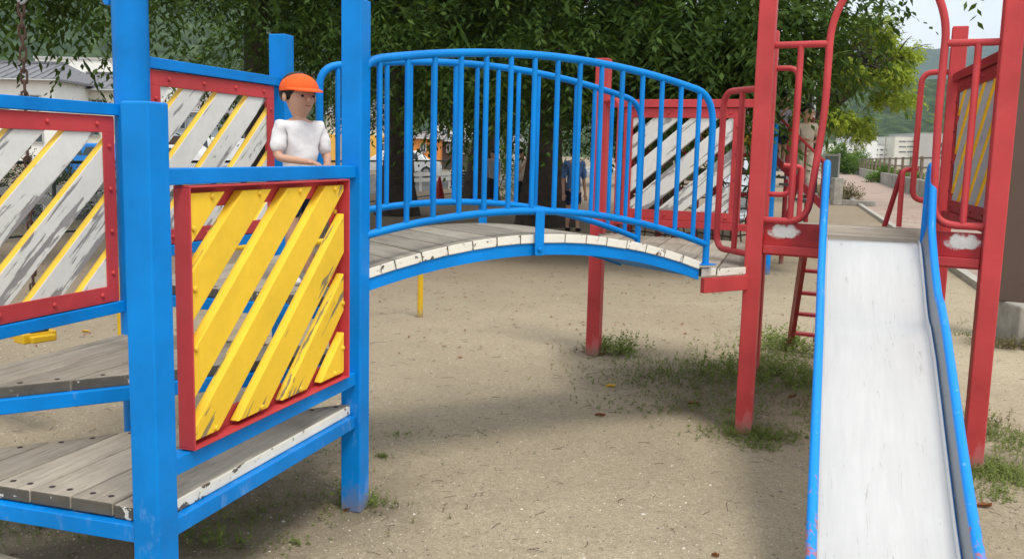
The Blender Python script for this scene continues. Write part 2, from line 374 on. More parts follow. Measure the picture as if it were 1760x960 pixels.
def clip(poly, p0, nrm):      # keep side where (p-p0).n >= 0 ; 2D
    out = []
    for i in range(len(poly)):
        a = poly[i]; b = poly[(i+1) % len(poly)]
        da = (a[0]-p0[0])*nrm[0]+(a[1]-p0[1])*nrm[1]; db = (b[0]-p0[0])*nrm[0]+(b[1]-p0[1])*nrm[1]
        if da >= 0: out.append(a)
        if da*db < 0: t = da/(da-db); out.append((a[0]+(b[0]-a[0])*t, a[1]+(b[1]-a[1])*t))
    return out
def np_mesh(name, V_, F_, mats, parent=None, kind=None, smooth=False, world=Matrix(), mi=None):
    me = bpy.data.meshes.new(name); nv = len(V_); nf, k = F_.shape
    me.vertices.add(nv); me.vertices.foreach_set('co', V_.astype(np.float32).ravel())
    me.loops.add(nf*k); me.loops.foreach_set('vertex_index', F_.astype(np.int32).ravel())
    me.polygons.add(nf); me.polygons.foreach_set('loop_start', np.arange(0, nf*k, k, dtype=np.int32))
    try: me.polygons.foreach_set('loop_total', np.full(nf, k, dtype=np.int32))
    except Exception: pass
    for m_ in (mats if isinstance(mats, (list, tuple)) else [mats]): me.materials.append(m_)
    if mi is not None: me.polygons.foreach_set('material_index', mi.astype(np.int32))
    if smooth: me.polygons.foreach_set('use_smooth', np.ones(nf, dtype=bool))
    me.update(calc_edges=True); me.validate()
    o = bpy.data.objects.new(name, me)
    if kind: o['kind'] = kind
    return link(o, parent, world)

# ------------------------------------------------------------------ plan of the play frame
def V3(p, z=0): return Vector((p[0], p[1], z))
AL = .2932; A = Vector((math.sin(AL), math.cos(AL))); C_ = Vector((-math.cos(AL), math.sin(AL)))
P2 = Vector((-.637, 3.773)); P1 = P2-A*1.266; P4 = P2+C_*1.083; P6 = P1+C_*1.083; P5 = P4+A*1.266
R1 = Vector((1.30, 5.02)); R2 = Vector((.63, 6.95)); R3 = Vector((2.31, 4.50)); R5 = Vector((1.70, 6.42)); R4 = Vector((2.71, 5.90))
rzA = math.pi/2-AL           # local x along A

# ------------------------------------------------------------------ ground, path, road, hills
PATCH = []
for (px, py, r_) in ((1140, 650, .75), (1320, 660, .7), (1290, 740, .35), (1040, 605, .35), (1720, 800, .35), (200, 900, .9), (480, 860, .8), (60, 900, .8), (1700, 590, .4), (620, 870, .2), (1230, 700, .5)):
    g = G(px, py); PATCH.append((g.x, g.y, r_))
M['ground'] = groundmat()
b = MB(); S_ = 3500
b.add([(-S_, -60, 0), (S_, -60, 0), (S_, S_, 0), (-S_, S_, 0)], [(0, 1, 2, 3)]); tag(b.build('ground', M['ground']), kind='structure')
pm, pnt, pb = mat('red_brown_path', (.30, .20, .17), .9)
pv = coords(pnt); pnt.links.new(mix(pnt, ramp(pnt, noise(pnt, pv, 1.2, 7), .35, .65), mix(pnt, noise(pnt, pv, 60, 4), (.24, .155, .13), (.36, .25, .21)), (.38, .30, .24)), pb.inputs['Base Color'])
def onk(Y, off=0): return Vector((9.2+(Y-23.2)*.293+off, Y, 0))
def onw(Y, off=0): return Vector((21.5+(Y-52.7)*.32+off, Y, 0))
b = MB(); ys = [2, 8, 16, 24, 34, 50, 80, 130, 200]
for i in range(len(ys)-1):
    q = [onk(ys[i], .06), onw(ys[i], -.1), onw(ys[i+1], -.1), onk(ys[i+1], .06)]
    b.add([p+Vector((0, 0, .004)) for p in q], [(0, 1, 2, 3)])
tag(b.build('path', pm), kind='structure')
b = MB()
kerb = thing('kerb', onk(30), 'low pale concrete kerb along the left edge of the red-brown path', 'kerb')
for i in range(40):
    a_, c_ = onk(9+i*2.0), onk(10.97+i*2.0); bb = MB(); bb.bar(a_+Vector((0, 0, .03)), c_+Vector((0, 0, .03)), .12, .1); bb.build('kerb_stone', M['kerb'], kerb)
# road beyond the chain link fence (runs parallel to it)
fdir = Vector((.2857, .9583)); fn = Vector((-fdir.y, fdir.x))
def onf(s, off=0): p = Vector((-6.9, 15.6))+fdir*s+fn*off; return Vector((p.x, p.y, 0))
b = MB(); q = [onf(-40, 2.2), onf(-40, 9.5), onf(120, 9.5), onf(120, 2.2)]; b.add([p+Vector((0, 0, .006)) for p in q], [(0, 1, 2, 3)]); tag(b.build('road', M['asphalt']), kind='structure')

hm, hnt, hb = mat('forest_hillside', (.05, .09, .03), .95)
hv = coords(hnt, (1, 1, 1)); vo = N(hnt, 'ShaderNodeTexVoronoi'); vo.inputs['Scale'].default_value = .16; hnt.links.new(hv, vo.inputs[0])
hc = mix(hnt, ramp(hnt, noise(hnt, hv, .05, 8, .7), .35, .65), (.025, .055, .015), (.095, .14, .04))
hc = mix(hnt, ramp(hnt, vo.outputs['Distance'], .1, .75, (0, 0, 0, 1), (.85,)*3+(1,)), hc, (.018, .032, .012))
hnt.links.new(hc, hb.inputs['Base Color']); bump(hnt, hb, math_(hnt, 'SUBTRACT', 1.0, vo.outputs['Distance']), 1.0, 3.0)
def vnoise(x, y, seed):      # smooth value noise
    r_ = np.random.default_rng(seed); g_ = r_.random((64, 64))
    xi = np.floor(x).astype(int); yi = np.floor(y).astype(int); fx = x-xi; fy = y-yi; fx = fx*fx*(3-2*fx); fy = fy*fy*(3-2*fy)
    a = g_[xi % 64, yi % 64]; b_ = g_[(xi+1) % 64, yi % 64]; c = g_[xi % 64, (yi+1) % 64]; d = g_[(xi+1) % 64, (yi+1) % 64]
    return (a*(1-fx)+b_*fx)*(1-fy)+(c*(1-fx)+d*fx)*fy
def hill(name, r0_, r1_, hfun, nth, nr, lump, seed, az0=-62, az1=62):
    th = np.radians(np.linspace(az0, az1, nth)); rr = np.linspace(r0_, r1_, nr)
    T, Q = np.meshgrid(th, rr, indexing='ij'); X = np.sin(T)*Q; Y = np.cos(T)*Q
    k = (Q-r0_)/(r1_-r0_); H_ = hfun(np.degrees(T))*(np.sin(np.clip(k*1.25, 0, 1)*np.pi/2)**1.1)
    H_ *= 1-.18*vnoise(X/(r1_*.09)+9, Y/(r1_*.09)+5, seed)
    Z = H_+lump*(vnoise(X/(lump*1.5), Y/(lump*1.5), seed+1)+.5*vnoise(X/(lump*.7), Y/(lump*.7), seed+2))*np.clip(k*8, 0, 1)-2
    V_ = np.stack([X, Y, Z], -1).reshape(-1, 3); i, j = np.meshgrid(np.arange(nth-1), np.arange(nr-1), indexing='ij'); o_ = (i*nr+j).ravel()
    F_ = np.stack([o_, o_+nr, o_+nr+1, o_+1], -1)
    return tag(np_mesh(name, V_, F_, hm, smooth=True), kind='structure')
hill('wooded_hill', 470, 760, lambda a: np.interp(a, [-62, -30, -18, 0, 12, 19, 23, 27, 34, 60], [150, 150, 140, 110, 62, 60, 62, 66, 80, 95]), 620, 90, 4.2, 3)
hill('mountains', 2200, 3600, lambda a: np.interp(a, [-62, -20, 0, 15, 20, 23, 26, 30, 60], [420, 420, 400, 340, 370, 385, 395, 395, 400]), 260, 50, 14, 8)

# ------------------------------------------------------------------ slatted panel
def panel(parent, a, b_, s0, s1, z0, z1, phase, outer, inmat, edgemat, fmat, flange=.068, outbolts=False, wid=.179):
    """a,b_: plan line; opening from s0 to s1 along it, z0..z1; outer=+1 if the outer (slat) side is to the right of a->b."""
    e = (b_-a).normalized(); n_ = Vector((e.y, -e.x))*outer; rz = math.atan2(e.y, e.x)
    def P(s, z, d=0): q = a+e*s+n_*d; return Vector((q.x, q.y, z))
    o = P((s0+s1)/2, z0)
    n3 = Vector((n_.x, n_.y, 0)); W0, W1, T = -.012, .044, .006
    f = MB()
    # webs (perpendicular strips) and flange (in plane, on the inner side)
    for (p, q) in (((s0, z0), (s1, z0)), ((s0, z1), (s1, z1))):
        sg = 1 if p[1] == z0 else -1
        f.extr([P(p[0], p[1], W0), P(q[0], q[1], W0), P(q[0], q[1]+sg*T, W0), P(p[0], p[1]+sg*T, W0)], n3*(W1-W0))
        f.extr([P(p[0]+T, p[1]+sg*T, W0), P(q[0]-T, q[1]+sg*T, W0), P(q[0]-T, q[1]+sg*flange, W0), P(p[0]+T, p[1]+sg*flange, W0)], n3*T)
    for s_, sg in ((s0, 1), (s1, -1)):
        f.extr([P(s_, z0+T, W0), P(s_, z1-T, W0), P(s_+sg*T, z1-T, W0), P(s_+sg*T, z0+T, W0)], n3*(W1-W0))
        f.extr([P(s_+sg*T, z0+flange, W0), P(s_+sg*T, z1-flange, W0), P(s_+sg*flange, z1-flange, W0), P(s_+sg*flange, z0+flange, W0)], n3*T)
    fr = f.build('panel_frame', fmat, parent, origin=o, rz=rz, bevel=.002)
    # slats
    m_ = .855; per = .272; hw = wid; th0 = W0+T+.001; th1 = th0+.034; g = .022
    x0, x1, y0, y1 = s0+g, s1-g, z0+g, z1-g
    k = -4; slats = []
    while True:
        sL = phase+per*k      # upper-left edge crosses z1 at sL
        if sL - (z1-z0)/m_ > s1: break
        k += 1
        sr = sL+hw*random.uniform(.95, 1.03)
        poly = [(sL-3, z1-3*m_), (sr-3, z1-3*m_), (sr+3, z1+3*m_), (sL+3, z1+3*m_)]
        for p0, nn in (((x0, 0), (1, 0)), ((x1, 0), (-1, 0)), ((0, y0), (0, 1)), ((0, y1), (0, -1))):
            poly = clip(poly, p0, nn)
            if len(poly) < 3: break
        if len(poly) < 3: continue
        area = abs(sum(poly[i][0]*poly[(i+1) % len(poly)][1]-poly[(i+1) % len(poly)][0]*poly[i][1] for i in range(len(poly))))/2
        if area < .0012: continue
        slats.append(poly)
        sb = MB(); d0 = th0+random.uniform(0, .002)
        sb.extr([P(x, z, d0) for x, z in poly], n3*(th1-th0), 0, sides=1, back=2)
        ob = sb.build('slat', [M['yslat'], M[edgemat], M[inmat]], fr, origin=o, rz=rz, bevel=.0035)
    bm_ = MB()
    def bolt(s, z):
        hit = any(_in(poly, s, z) for poly in slats)
        if not outbolts: bm_.dome(P(s, z, W0), -n3, .0105)
        else: bm_.dome(P(s, z, th1 if hit else W0+T), n3, .0105)
    for i in range(4):
        s_ = s0+.035+(s1-s0-.07)*(i+.35)/3.6
        for z_ in (z0+.034, z1-.034): bolt(min(s_, s1-.03), z_)
    for i in range(4):
        z_ = z0+.034+(z1-z0-.07)*(i+.5)/4
        for s_ in (s0+.034, s1-.034): bolt(s_, z_)
    bm_.build('frame_bolts', M['yel'] if outbolts else fmat, fr, smooth=True, origin=o, rz=rz, kind='stuff')
    return fr
def _in(poly, x, y):
    c = False; n_ = len(poly)
    for i in range(n_):
        (x1, y1), (x2, y2) = poly[i], poly[(i+1) % n_]
        if (y1 > y) != (y2 > y) and x < (x2-x1)*(y-y1)/(y2-y1)+x1: c = not c
    return c
# ------------------------------------------------------------------ plank decks
def deck(parent, poly, u, w, ztop, thick, endmat, whiteedges=(), wmat='wood', inset=.0, start=0.0, bolts=True):
    """poly: plan polygon (list of Vector2). planks run along u."""
    u = Vector(u).normalized(); v = Vector((-u.y, u.x)); rz = math.atan2(u.y, u.x)
    ar = sum(poly[i].x*poly[(i+1) % len(poly)].y-poly[(i+1) % len(poly)].x*poly[i].y for i in range(len(poly)))
    if ar < 0: poly = poly[::-1]
    P = [(p.dot(u), p.dot(v)) for p in poly]; v0 = min(p[1] for p in P)+start; v1 = max(p[1] for p in P)
    edges = [(P[i], P[(i+1) % len(P)]) for i in range(len(P))]; wh = [(Vector(a), Vector(c)) for a, c in whiteedges]
    x = v0-(w if start else 0)
    while x < v1-.02:
        ww = w*random.uniform(.97, 1.03); pl = clip(clip(P, (0, x+.0025), (0, 1)), (0, x+ww-.0025), (0, -1)); x += ww
        if len(pl) < 3: continue
        W3 = [u*p[0]+v*p[1] for p in pl]; dz = random.uniform(-.002, .003)
        sides = []
        for i in range(len(W3)):
            a_, c_ = W3[i], W3[(i+1) % len(W3)]; mid = (a_+c_)/2; dd = (c_-a_).normalized(); mi = 0
            if abs(dd.dot(u)) < .93 or any(_near(mid, e0, e1) for e0, e1 in wh): mi = 1
            for e0, e1 in wh:
                if _near(mid, e0, e1): mi = 2
            sides.append(mi)
        m_ = MB(); m_.extr([V3(p, ztop-thick+dz) for p in W3], (0, 0, thick), 0, sides=sides)
        if bolts:
            us = [p[0] for p in pl]; lo, hi = min(us), max(us)
            for vv in (.28, .72):
                y_ = x-ww+ww*vv
                row = []
                for i in range(len(pl)):
                    a_, c_ = pl[i], pl[(i+1) % len(pl)]
                    if (a_[1]-y_)*(c_[1]-y_) < 0: row.append(a_[0]+(c_[0]-a_[0])*(y_-a_[1])/(c_[1]-a_[1]))
                if len(row) == 2 and abs(row[0]-row[1]) > .15:
                    for q in (min(row)+.045, max(row)-.045):
                        c2 = u*q+v*y_; m_.add([V3(c2, ztop+dz+.0012)+Vector((math.cos(t_)*.0095, math.sin(t_)*.0095, 0)) for t_ in [k_*.7854 for k_ in range(8)]], [tuple(range(8))], 3)
        c3 = sum((Vector(p) for p in W3), Vector((0, 0)))/len(W3)
        m_.build('plank', [M[wmat], M['edgegrey'], M['edgewhite'], M['bolt']], parent, origin=V3(c3, ztop-thick), rz=rz, bevel=.005)
def _near(m, a, b_):
    d = (b_-a); t = max(0, min(1, (m-a).dot(d)/d.length_squared)); return (a+d*t-m).length < .03

# ------------------------------------------------------------------ blue tower
def post(parent, p, ztop, w, m, rz, name='post', cap=True):
    b = MB(); b.box(V3(p, ztop/2), (w, w, ztop), rz); return b.build(name, m, parent, bevel=.006, origin=V3(p, 0), rz=rz)
BT = thing('climbing_tower', V3(P2), 'blue framed stepped climbing tower with yellow and white slat panels and wooden step decks', 'climbing frame')
for p, zt, w in ((P1, 1.61, .088), (P2, 2.075, .088), (P5, 2.11, .1), (P6, 1.7, .088)): post(BT, p, zt, w, M['blue'], rzA)
def rail(parent, p, q, z0, z1, w, m, name='rail', ext=0):
    d = (q-p).normalized(); b = MB(); zc = (z0+z1)/2
    b.bar(V3(p-d*ext, zc), V3(q+d*ext, zc), w, z1-z0); o = b.build(name, m, parent, bevel=.003); return o
g = .046
rail(BT, P1+A*g, P2-A*g, 1.385, 1.432, .05, M['blue']); rail(BT, P1+A*g, P2-A*g, .545, .598, .052, M['blue'])
rail(BT, P6+A*g, P4-A*.083, 1.612, 1.661, .05, M['blue']); rail(BT, P6+A*g, P4-A*.083, .774, .822, .05, M['blue'])
rail(BT, P4+A*.083, P5-A*.05, 1.828, 1.877, .05, M['blue']); rail(BT, P4+A*.083, P5-A*.05, .985, 1.034, .05, M['blue'])
rail(BT, P1+A*g, P2-A*g, .365, .415, .05, M['blue'], 'beam'); rail(BT, P1+C_*g, P6-C_*g, .365, .415, .05, M['blue'], 'beam')
dB = (P6-P2).normalized(); rail(BT, P2+dB*.06, P6-dB*.06, .581, .632, .05, M['blue'], 'beam')
rail(BT, P2+C_*g, P4-C_*.083, .80, .848, .05, M['blue'], 'beam'); rail(BT, P2+dB*.06, P6-dB*.06, .362, .412, .05, M['blue'], 'beam')
rail(BT, P6+A*g, P4-A*.083, .581, .632, .05, M['blue'], 'beam'); rail(BT, P4+A*.083, P5-A*.05, .80, .848, .05, M['blue'], 'beam')
d25 = (P5-P2).normalized(); rail(BT, P2+d25*.07, P5-d25*.07, .80, .848, .05, M['blue'], 'beam')
panel(BT, P1, P2, .128, 1.128, .602, 1.382, .172, 1, 'peel', 'yslat', M['red'], outbolts=True)
panel(BT, P6, P4, .13, 1.165, .826, 1.608, .155, -1, 'peel', 'yel', M['red'])
panel(BT, P4, P5, .14, 1.165, 1.038, 1.824, .19, -1, 'peel', 'yel', M['red'])
# step decks
ins = .0
deck(BT, [P1, P2, P6], A, .148, .460, .042, 'edgegrey', whiteedges=[(P1, P2)])
deck(BT, [P2, P4, P6], A, .172, .674, .042, 'edgegrey')
deck(BT, [P2, P5, P4], A, .160, .892, .042, 'edgegrey', bolts=True)
e0 = G(0, 945, .22); e1 = G(62, 962, .22); d0 = (Vector((e1.x, e1.y))-Vector((e0.x, e0.y))).normalized(); q0 = Vector((e0.x, e0.y))-d0*1.0; q1 = Vector((e1.x, e1.y))
deck(BT, [q0, q1, q1-A*.45, q0-A*.45], d0, .148, .22, .042, 'edgegrey')
rail(BT, q0-A*.40, q1-A*.40, .12, .17, .05, M['blue'], 'beam')
rail(BT, q0-A*.03+d0*.05, q1-A*.03-d0*.1, .12, .17, .05, M['blue'], 'beam')
for q_ in (q0+d0*.3-A*.2, q1-d0*.25-A*.2):
    b = MB(); b.box(V3(q_, .06), (.06, .06, .12), rzA); b.build('step_foot', M['blue'], BT, bevel=.003)
# handrail loop beside the bridge on the blue tower
n23 = Vector((-.5, .84)).normalized()

# ------------------------------------------------------------------ arch bridge
BR = thing('arch_bridge', V3(P2.lerp(R1, .45), 0), 'blue arched bridge with wooden planks and barred railings between the blue and red towers', 'bridge')
Lb = (R1-P2).length; eb = (R1-P2)/Lb; nb = Vector((-eb.y, eb.x)); WB = .65
def pk(s): return 1.134-.165*(s-.9)**2        # plank top
def B3(s, z, d=0): q = P2+eb*s+nb*d; return Vector((q.x, q.y, z))
s_a, s_b = .045, 1.915
npk = 15; step = (s_b-s_a)/npk
for i in range(npk):
    a_, c_ = s_a+step*i+.002, s_a+step*(i+1)-.002; b = MB(); th = .041; dz = random.uniform(-.0015, .0015)
    t = Vector((eb.x, eb.y, (pk(c_)-pk(a_))/(c_-a_))).normalized(); nn = Vector((-eb.x*t.z, -eb.y*t.z, math.hypot(t.x, t.y)))
    q = [B3(a_, pk(a_)+dz, -.008), B3(c_, pk(c_)+dz, -.008), B3(c_, pk(c_)+dz, WB+.008), B3(a_, pk(a_)+dz, WB+.008)]
    b.extr([p-nn*th for p in q], nn*th, 0, sides=[1, 0, 1, 0])
    b.build('plank', [M['wood'], M['edgewhite']], BR, origin=B3((a_+c_)/2, pk((a_+c_)/2)-th, WB/2), rz=math.atan2(nb.y, nb.x), bevel=.004)
def arcbeam(d, lo, hi, w, name, s0=.045, s1=1.905, n=22):
    b = MB(); rows = []
    for i in range(n+1):
        s = s0+(s1-s0)*i/n; rows.append([B3(s, pk(s)-lo, d-w/2), B3(s, pk(s)-lo, d+w/2), B3(s, pk(s)-hi, d+w/2), B3(s, pk(s)-hi, d-w/2)])
    vs_ = [p for r_ in rows for p in r_]; fs = [(0, 1, 2, 3), tuple(4*n+j for j in (3, 2, 1, 0))]
    for i in range(n):
        for j in range(4): fs.append((4*i+j, 4*i+4+j, 4*i+4+(j+1) % 4, 4*i+(j+1) % 4))
    b.add(vs_, fs); return b.build(name, M['blue'], BR)
arcbeam(.012, .096, .0415, .022, 'beam'); arcbeam(WB-.012, .096, .0415, .022, 'beam')
b = MB()
for i in range(8):   # underside cross sheet near the right hand end
    s = 1.05+.105*i; b.add([B3(s, pk(s)-.088, .03), B3(s+.105, pk(s+.105)-.088, .03), B3(s+.105, pk(s+.105)-.088, WB-.03), B3(s, pk(s)-.088, WB-.03)], [(0, 1, 2, 3)])
b.build('underside_plate', M['blue'], BR)
def railing(d, s1, foot, nbal, sb0, sb1, tab_s, dz=0):
    top = lambda s: 1.928+dz-.11*(s-.9)**2; bot = lambda s: 1.240+dz*.5-.148*(s-.82)**2
    f = MB(); sA = .02 if d < .1 else .10
    T = [B3(sA, bot(sA)-.02, d)]+[B3(s, top(s), d) for s in np.linspace(sA, s1, 30)]
    pts = [B3(sA, bot(sA), d), B3(sA, top(sA)-.09, d)]+arc3(B3(sA, top(sA)-.09, d), B3(sA, top(sA), d), B3(sA+.09, top(sA+.09), d), 6)[1:]
    pts += [B3(s, top(s), d) for s in np.linspace(sA+.12, s1-.13, 26)]
    pts += arc3(B3(s1-.12, top(s1-.12), d), B3(s1-.005, top(s1), d), B3(s1, top(s1)-.15, d), 7)
    pts += [B3(s1, foot, d)]
    f.tube(pts, .0175, 12); o = f.build('railing', M['blue'], BR, smooth=True)
    f = MB(); f.tube([B3(s, bot(s), d) for s in np.linspace(sA, s1, 28)], .0165, 12); f.build('bottom_rail', M['blue'], o, smooth=True)
    for i in range(nbal):
        s = sb0+(sb1-sb0)*i/(nbal-1); f = MB(); f.tube([B3(s, bot(s)-.002, d), B3(s, top(s)+.002, d)], .0122, 10); f.build('baluster', M['blue'], o, smooth=True)
    f = MB(); f.box(None, (.09, .07, .006), M4=Matrix.Translation(B3(s1, foot, d)) @ Matrix.Rotation(math.atan2(eb.y, eb.x), 4, 'Z')); f.build('foot_plate', M['blue'], o, bevel=.001)
    f = MB(); sg = -1 if d < .1 else 1
    e3 = Vector((eb.x, eb.y, 0)); z1_ = bot(tab_s); z0_ = pk(tab_s)-.095
    o3 = B3(tab_s, 0, d+(-.017 if d < .1 else .017))
    pl = [o3+e3*-.024+Vector((0, 0, z1_)), o3+e3*.024+Vector((0, 0, z1_)), o3+e3*.024+Vector((0, 0, z0_+.008)), o3+e3*.016+Vector((0, 0, z0_)), o3-e3*.016+Vector((0, 0, z0_)), o3-e3*.024+Vector((0, 0, z0_+.008))]
    f.extr(pl, Vector((nb.x, nb.y, 0))*sg*.006); f.dome(B3(tab_s, z0_+.028, d+sg*(.0235)), Vector((nb.x, nb.y, 0))*sg, .012); f.build('support_tab', M['blue'], o, bevel=.001)
railing(-.004, 1.945, .952, 15, .10, 1.845, .885)
railing(WB+.004, 2.04, .952, 15, .19, 1.94, 1.0, .006)

# ------------------------------------------------------------------ red tower
RT = thing('climbing_tower', V3(R5), 'red framed climbing tower with white slat panel, high wooden platform and pipe guards', 'climbing frame')
rz1 = math.atan2(R3.y-R1.y, R3.x-R1.x)
for p, zt, w in ((R1, 2.85, .088), (R3, 2.95, .09), (R4, 2.33, .09), (R5, 2.345, .086), (R2, 2.19, .098)): post(RT, p, zt, w, M['red'], rz1+(.12 if p is R1 else .17 if p is R3 else .1))
e13 = (R3-R1).normalized(); L13 = (R3-R1).length; e54 = (R4-R5).normalized(); L54 = (R4-R5).length; e25 = (R5-R2).normalized(); L25 = (R5-R2).length; e34 = (R4-R3).normalized(); L34 = (R4-R3).length
e12 = (R2-R1).normalized(); L12 = (R2-R1).length
def Q(p, e, s, z, d=0): n_ = Vector((e.y, -e.x)); q = p+e*s+n_*d; return Vector((q.x, q.y, z))
# platform
hi = 1.085
n13 = Vector((-e13.y, e13.x))
deck(RT, [R1+e13*.05+n13*.045, R3-e13*.05+n13*.045, R4-e54*.05, R5+e54*.05], e13, .145, hi, .04, 'edgegrey')
rail(RT, R5+e54*.045, R4-e54*.045, .995, 1.05, .05, M['red'], 'beam'); rail(RT, R3+e34*.045, R4-e34*.045, .995, 1.05, .05, M['red'], 'beam'); rail(RT, R1+(R5-R1).normalized()*.045, R5-(R5-R1).normalized()*.045, .995, 1.05, .05, M['red'], 'beam')
rail(RT, R1+e13*.045+n13*.03, R3-e13*.045+n13*.03, .99, 1.045, .045, M['red'], 'beam')
# low landing between bridge and platform
bx = P2+eb*1.925; by = bx+nb*WB
deck(RT, [bx, R1-eb*.045, R5, R2, by], A, .155, .925, .042, 'edgewhite', whiteedges=[(bx, R1-eb*.045)])
rail(RT, bx+eb*.01, R1-eb*.046, .80, .878, .03, M['red'], 'beam'); rail(RT, R2+e25*.05, R5-e25*.045, .82, .87, .05, M['red'], 'beam')
# slat panels
rail(RT, R2+e25*.05, R5-e25*.045, 1.842, 1.897, .052, M['red']); rail(RT, R2+e25*.05, R5-e25*.045, 1.0, 1.047, .05, M['red'])
panel(RT, R2, R5, .175, 1.035, 1.05, 1.838, .20, -1, 'peel', 'peelgrey', M['red'], wid=.205)
rail(RT, R3+e34*.046, R4-e34*.046, 1.995, 2.045, .05, M['dred']); rail(RT, R3+e34*.046, R4-e34*.046, 1.165, 1.21, .05, M['dred'])
panel(RT, R4, R3, .15, 1.345, 1.214, 1.991, .24, -1, 'peelgrey', 'yel', M['dred'])
# front plates with worn bare patches
pm2, pn2, pb2 = mat('worn_red_plate', (.30, .02, .025), .35)
v_ = coords(pn2); base_ = mix(pn2, ramp(pn2, noise(pn2, v_, 6, 6), .35, .65), (.22, .012, .02), (.45, .025, .03))
d_ = N(pn2, 'ShaderNodeVectorMath', operation='LENGTH'); s_ = N(pn2, 'ShaderNodeMapping'); s_.inputs['Scale'].default_value = (1, 1, 2.1); s_.inputs['Location'].default_value = (-.0, 0, .0); pn2.links.new(v_, s_.inputs[0]); pn2.links.new(s_.outputs[0], d_.inputs[0])
qq = math_(pn2, 'ADD', math_(pn2, 'MULTIPLY', d_.outputs['Value'], 9.0), math_(pn2, 'MULTIPLY', noise(pn2, v_, 26, 6, .65), 1.1))
pc_ = mix(pn2, ramp(pn2, math_(pn2, 'MULTIPLY', qq, .5), .56, .67, (1, 1, 1, 1), (0, 0, 0, 1)), base_, mix(pn2, noise(pn2, v_, 30, 4), (.5, .48, .46), (.72, .69, .67))); pn2.links.new(pc_, pb2.inputs['Base Color'])
for s0_, s1_ in ((.047, .345), (.865, L13-.047)):
    b = MB(); b.bar(Q(R1, e13, s0_, 1.107), Q(R1, e13, s1_, 1.107), .008, .122); b.build('front_plate', pm2, RT, origin=Q(R1, e13, s0_+(.10 if s0_ < .5 else .14), 1.12, .03), rz=rz1, bevel=.002)
    b = MB(); b.bar(Q(R1, e13, s0_, 1.022, .004), Q(R1, e13, s1_, 1.022, .004), .016, .045); b.build('plate_lip', M['red'], RT, bevel=.004)
# hoop over the slide with side loops
pr = .0185
hoop = fillet([Q(R1, e13, .045, 1.176, .0), Q(R1, e13, .262, 1.176), Q(R1, e13, .318, 1.75), Q(R1, e13, .318, 2.20), Q(R1, e13, .44, 2.44), Q(R1, e13, .585, 2.50), Q(R1, e13, .73, 2.44), Q(R1, e13, .855, 2.20), Q(R1, e13, .850, 1.75), Q(R1, e13, .865, 1.20), Q(R1, e13, L13-.045, 1.20)], .12, 7)
b = MB(); b.tube(hoop, pr, 12); hp = b.build('guard_hoop', M['red'], RT, smooth=True)
for s_a2, s_b2, z_ in ((.045, .314, 2.086), (.858, L13-.045, 2.072)):
    b = MB(); b.tube([Q(R1, e13, s_a2, z_), Q(R1, e13, s_b2, z_)], .0175, 12); b.build('cross_bar', M['red'], hp, smooth=True)
for s_a2, s_b2, z0_, z1_ in ((.178, .178, 1.178, 2.084), (1.0, 1.0, 1.202, 2.070)):
    b = MB(); b.tube([Q(R1, e13, s_a2, z0_), Q(R1, e13, s_b2, z1_)], .0165, 12); b.build('upright', M['red'], hp, smooth=True)
def loop(p, e, sA, sB, z0, z1, r=.018, inner=None, m='red', rad=.09):
    b = MB(); b.tube(fillet([Q(p, e, sA, z1), Q(p, e, sB, z1), Q(p, e, sB, z0), Q(p, e, sA, z0)], rad, 6), r, 12); o = b.build('guard_loop', M[m], RT, smooth=True)
    if inner is not None: b = MB(); b.tube([Q(p, e, inner, z0), Q(p, e, inner, z1)], r*.9, 12); b.build('upright', M[m], o, smooth=True)
loop(R5, e54, .043, .185, 1.262, 2.10); loop(R5, e54, L54-.045, L54-.195, 1.262, 2.06)
loop(R1, e12, .044, .385, .985, 1.868, inner=.20); loop(R2, -e12, .05, .30, .99, 1.885, inner=None)
# ladder on the back of the platform
LA = V3(R5+e54*.27, 1.05); LD = Vector((-e54.y, e54.x, 0)); 
lt = G(1357, 598); l0 = Vector((lt.x, lt.y, 0)); ltop = Q(R5, e54, .30, .99, -.03); off = V3(e54*.50)
for k in (0, 1):
    b = MB(); b.bar(l0+off*k, ltop+off*k, .035, .06, (0, 1, 0)); b.build('ladder_stile', M['dred'], RT, bevel=.002)
for k, f in enumerate((.16, .35, .54, .73, .91)):
    q = l0.lerp(ltop, f); b = MB(); b.bar(q+off*.03, q+off*.97, .085, .02, (0, 0, 1)); b.build('ladder_rung', M['dred'], RT, bevel=.002)
for k, px in ((0, 1375), (1, 1548)):
    a_ = at(px-3, 386, 5.98+(.3 if k == 0 else 0)); a_.z = 1.09; t_ = a_+Vector((.01, .03, .36)); bk = t_+Vector((-.07, .32, -.42)); 
    b = MB(); b.tube(fillet([a_, t_, t_+Vector((.10 if k else -.12, .02, .01))], .03, 4), .0165, 10); b.build('ladder_handrail', M['red'], RT, smooth=True)
    b = MB(); b.tube([t_+Vector((0, .01, 0)), a_+Vector((-.055, .10, -.02))], .0165, 10); b.build('ladder_handrail', M['dred'], RT, smooth=True)

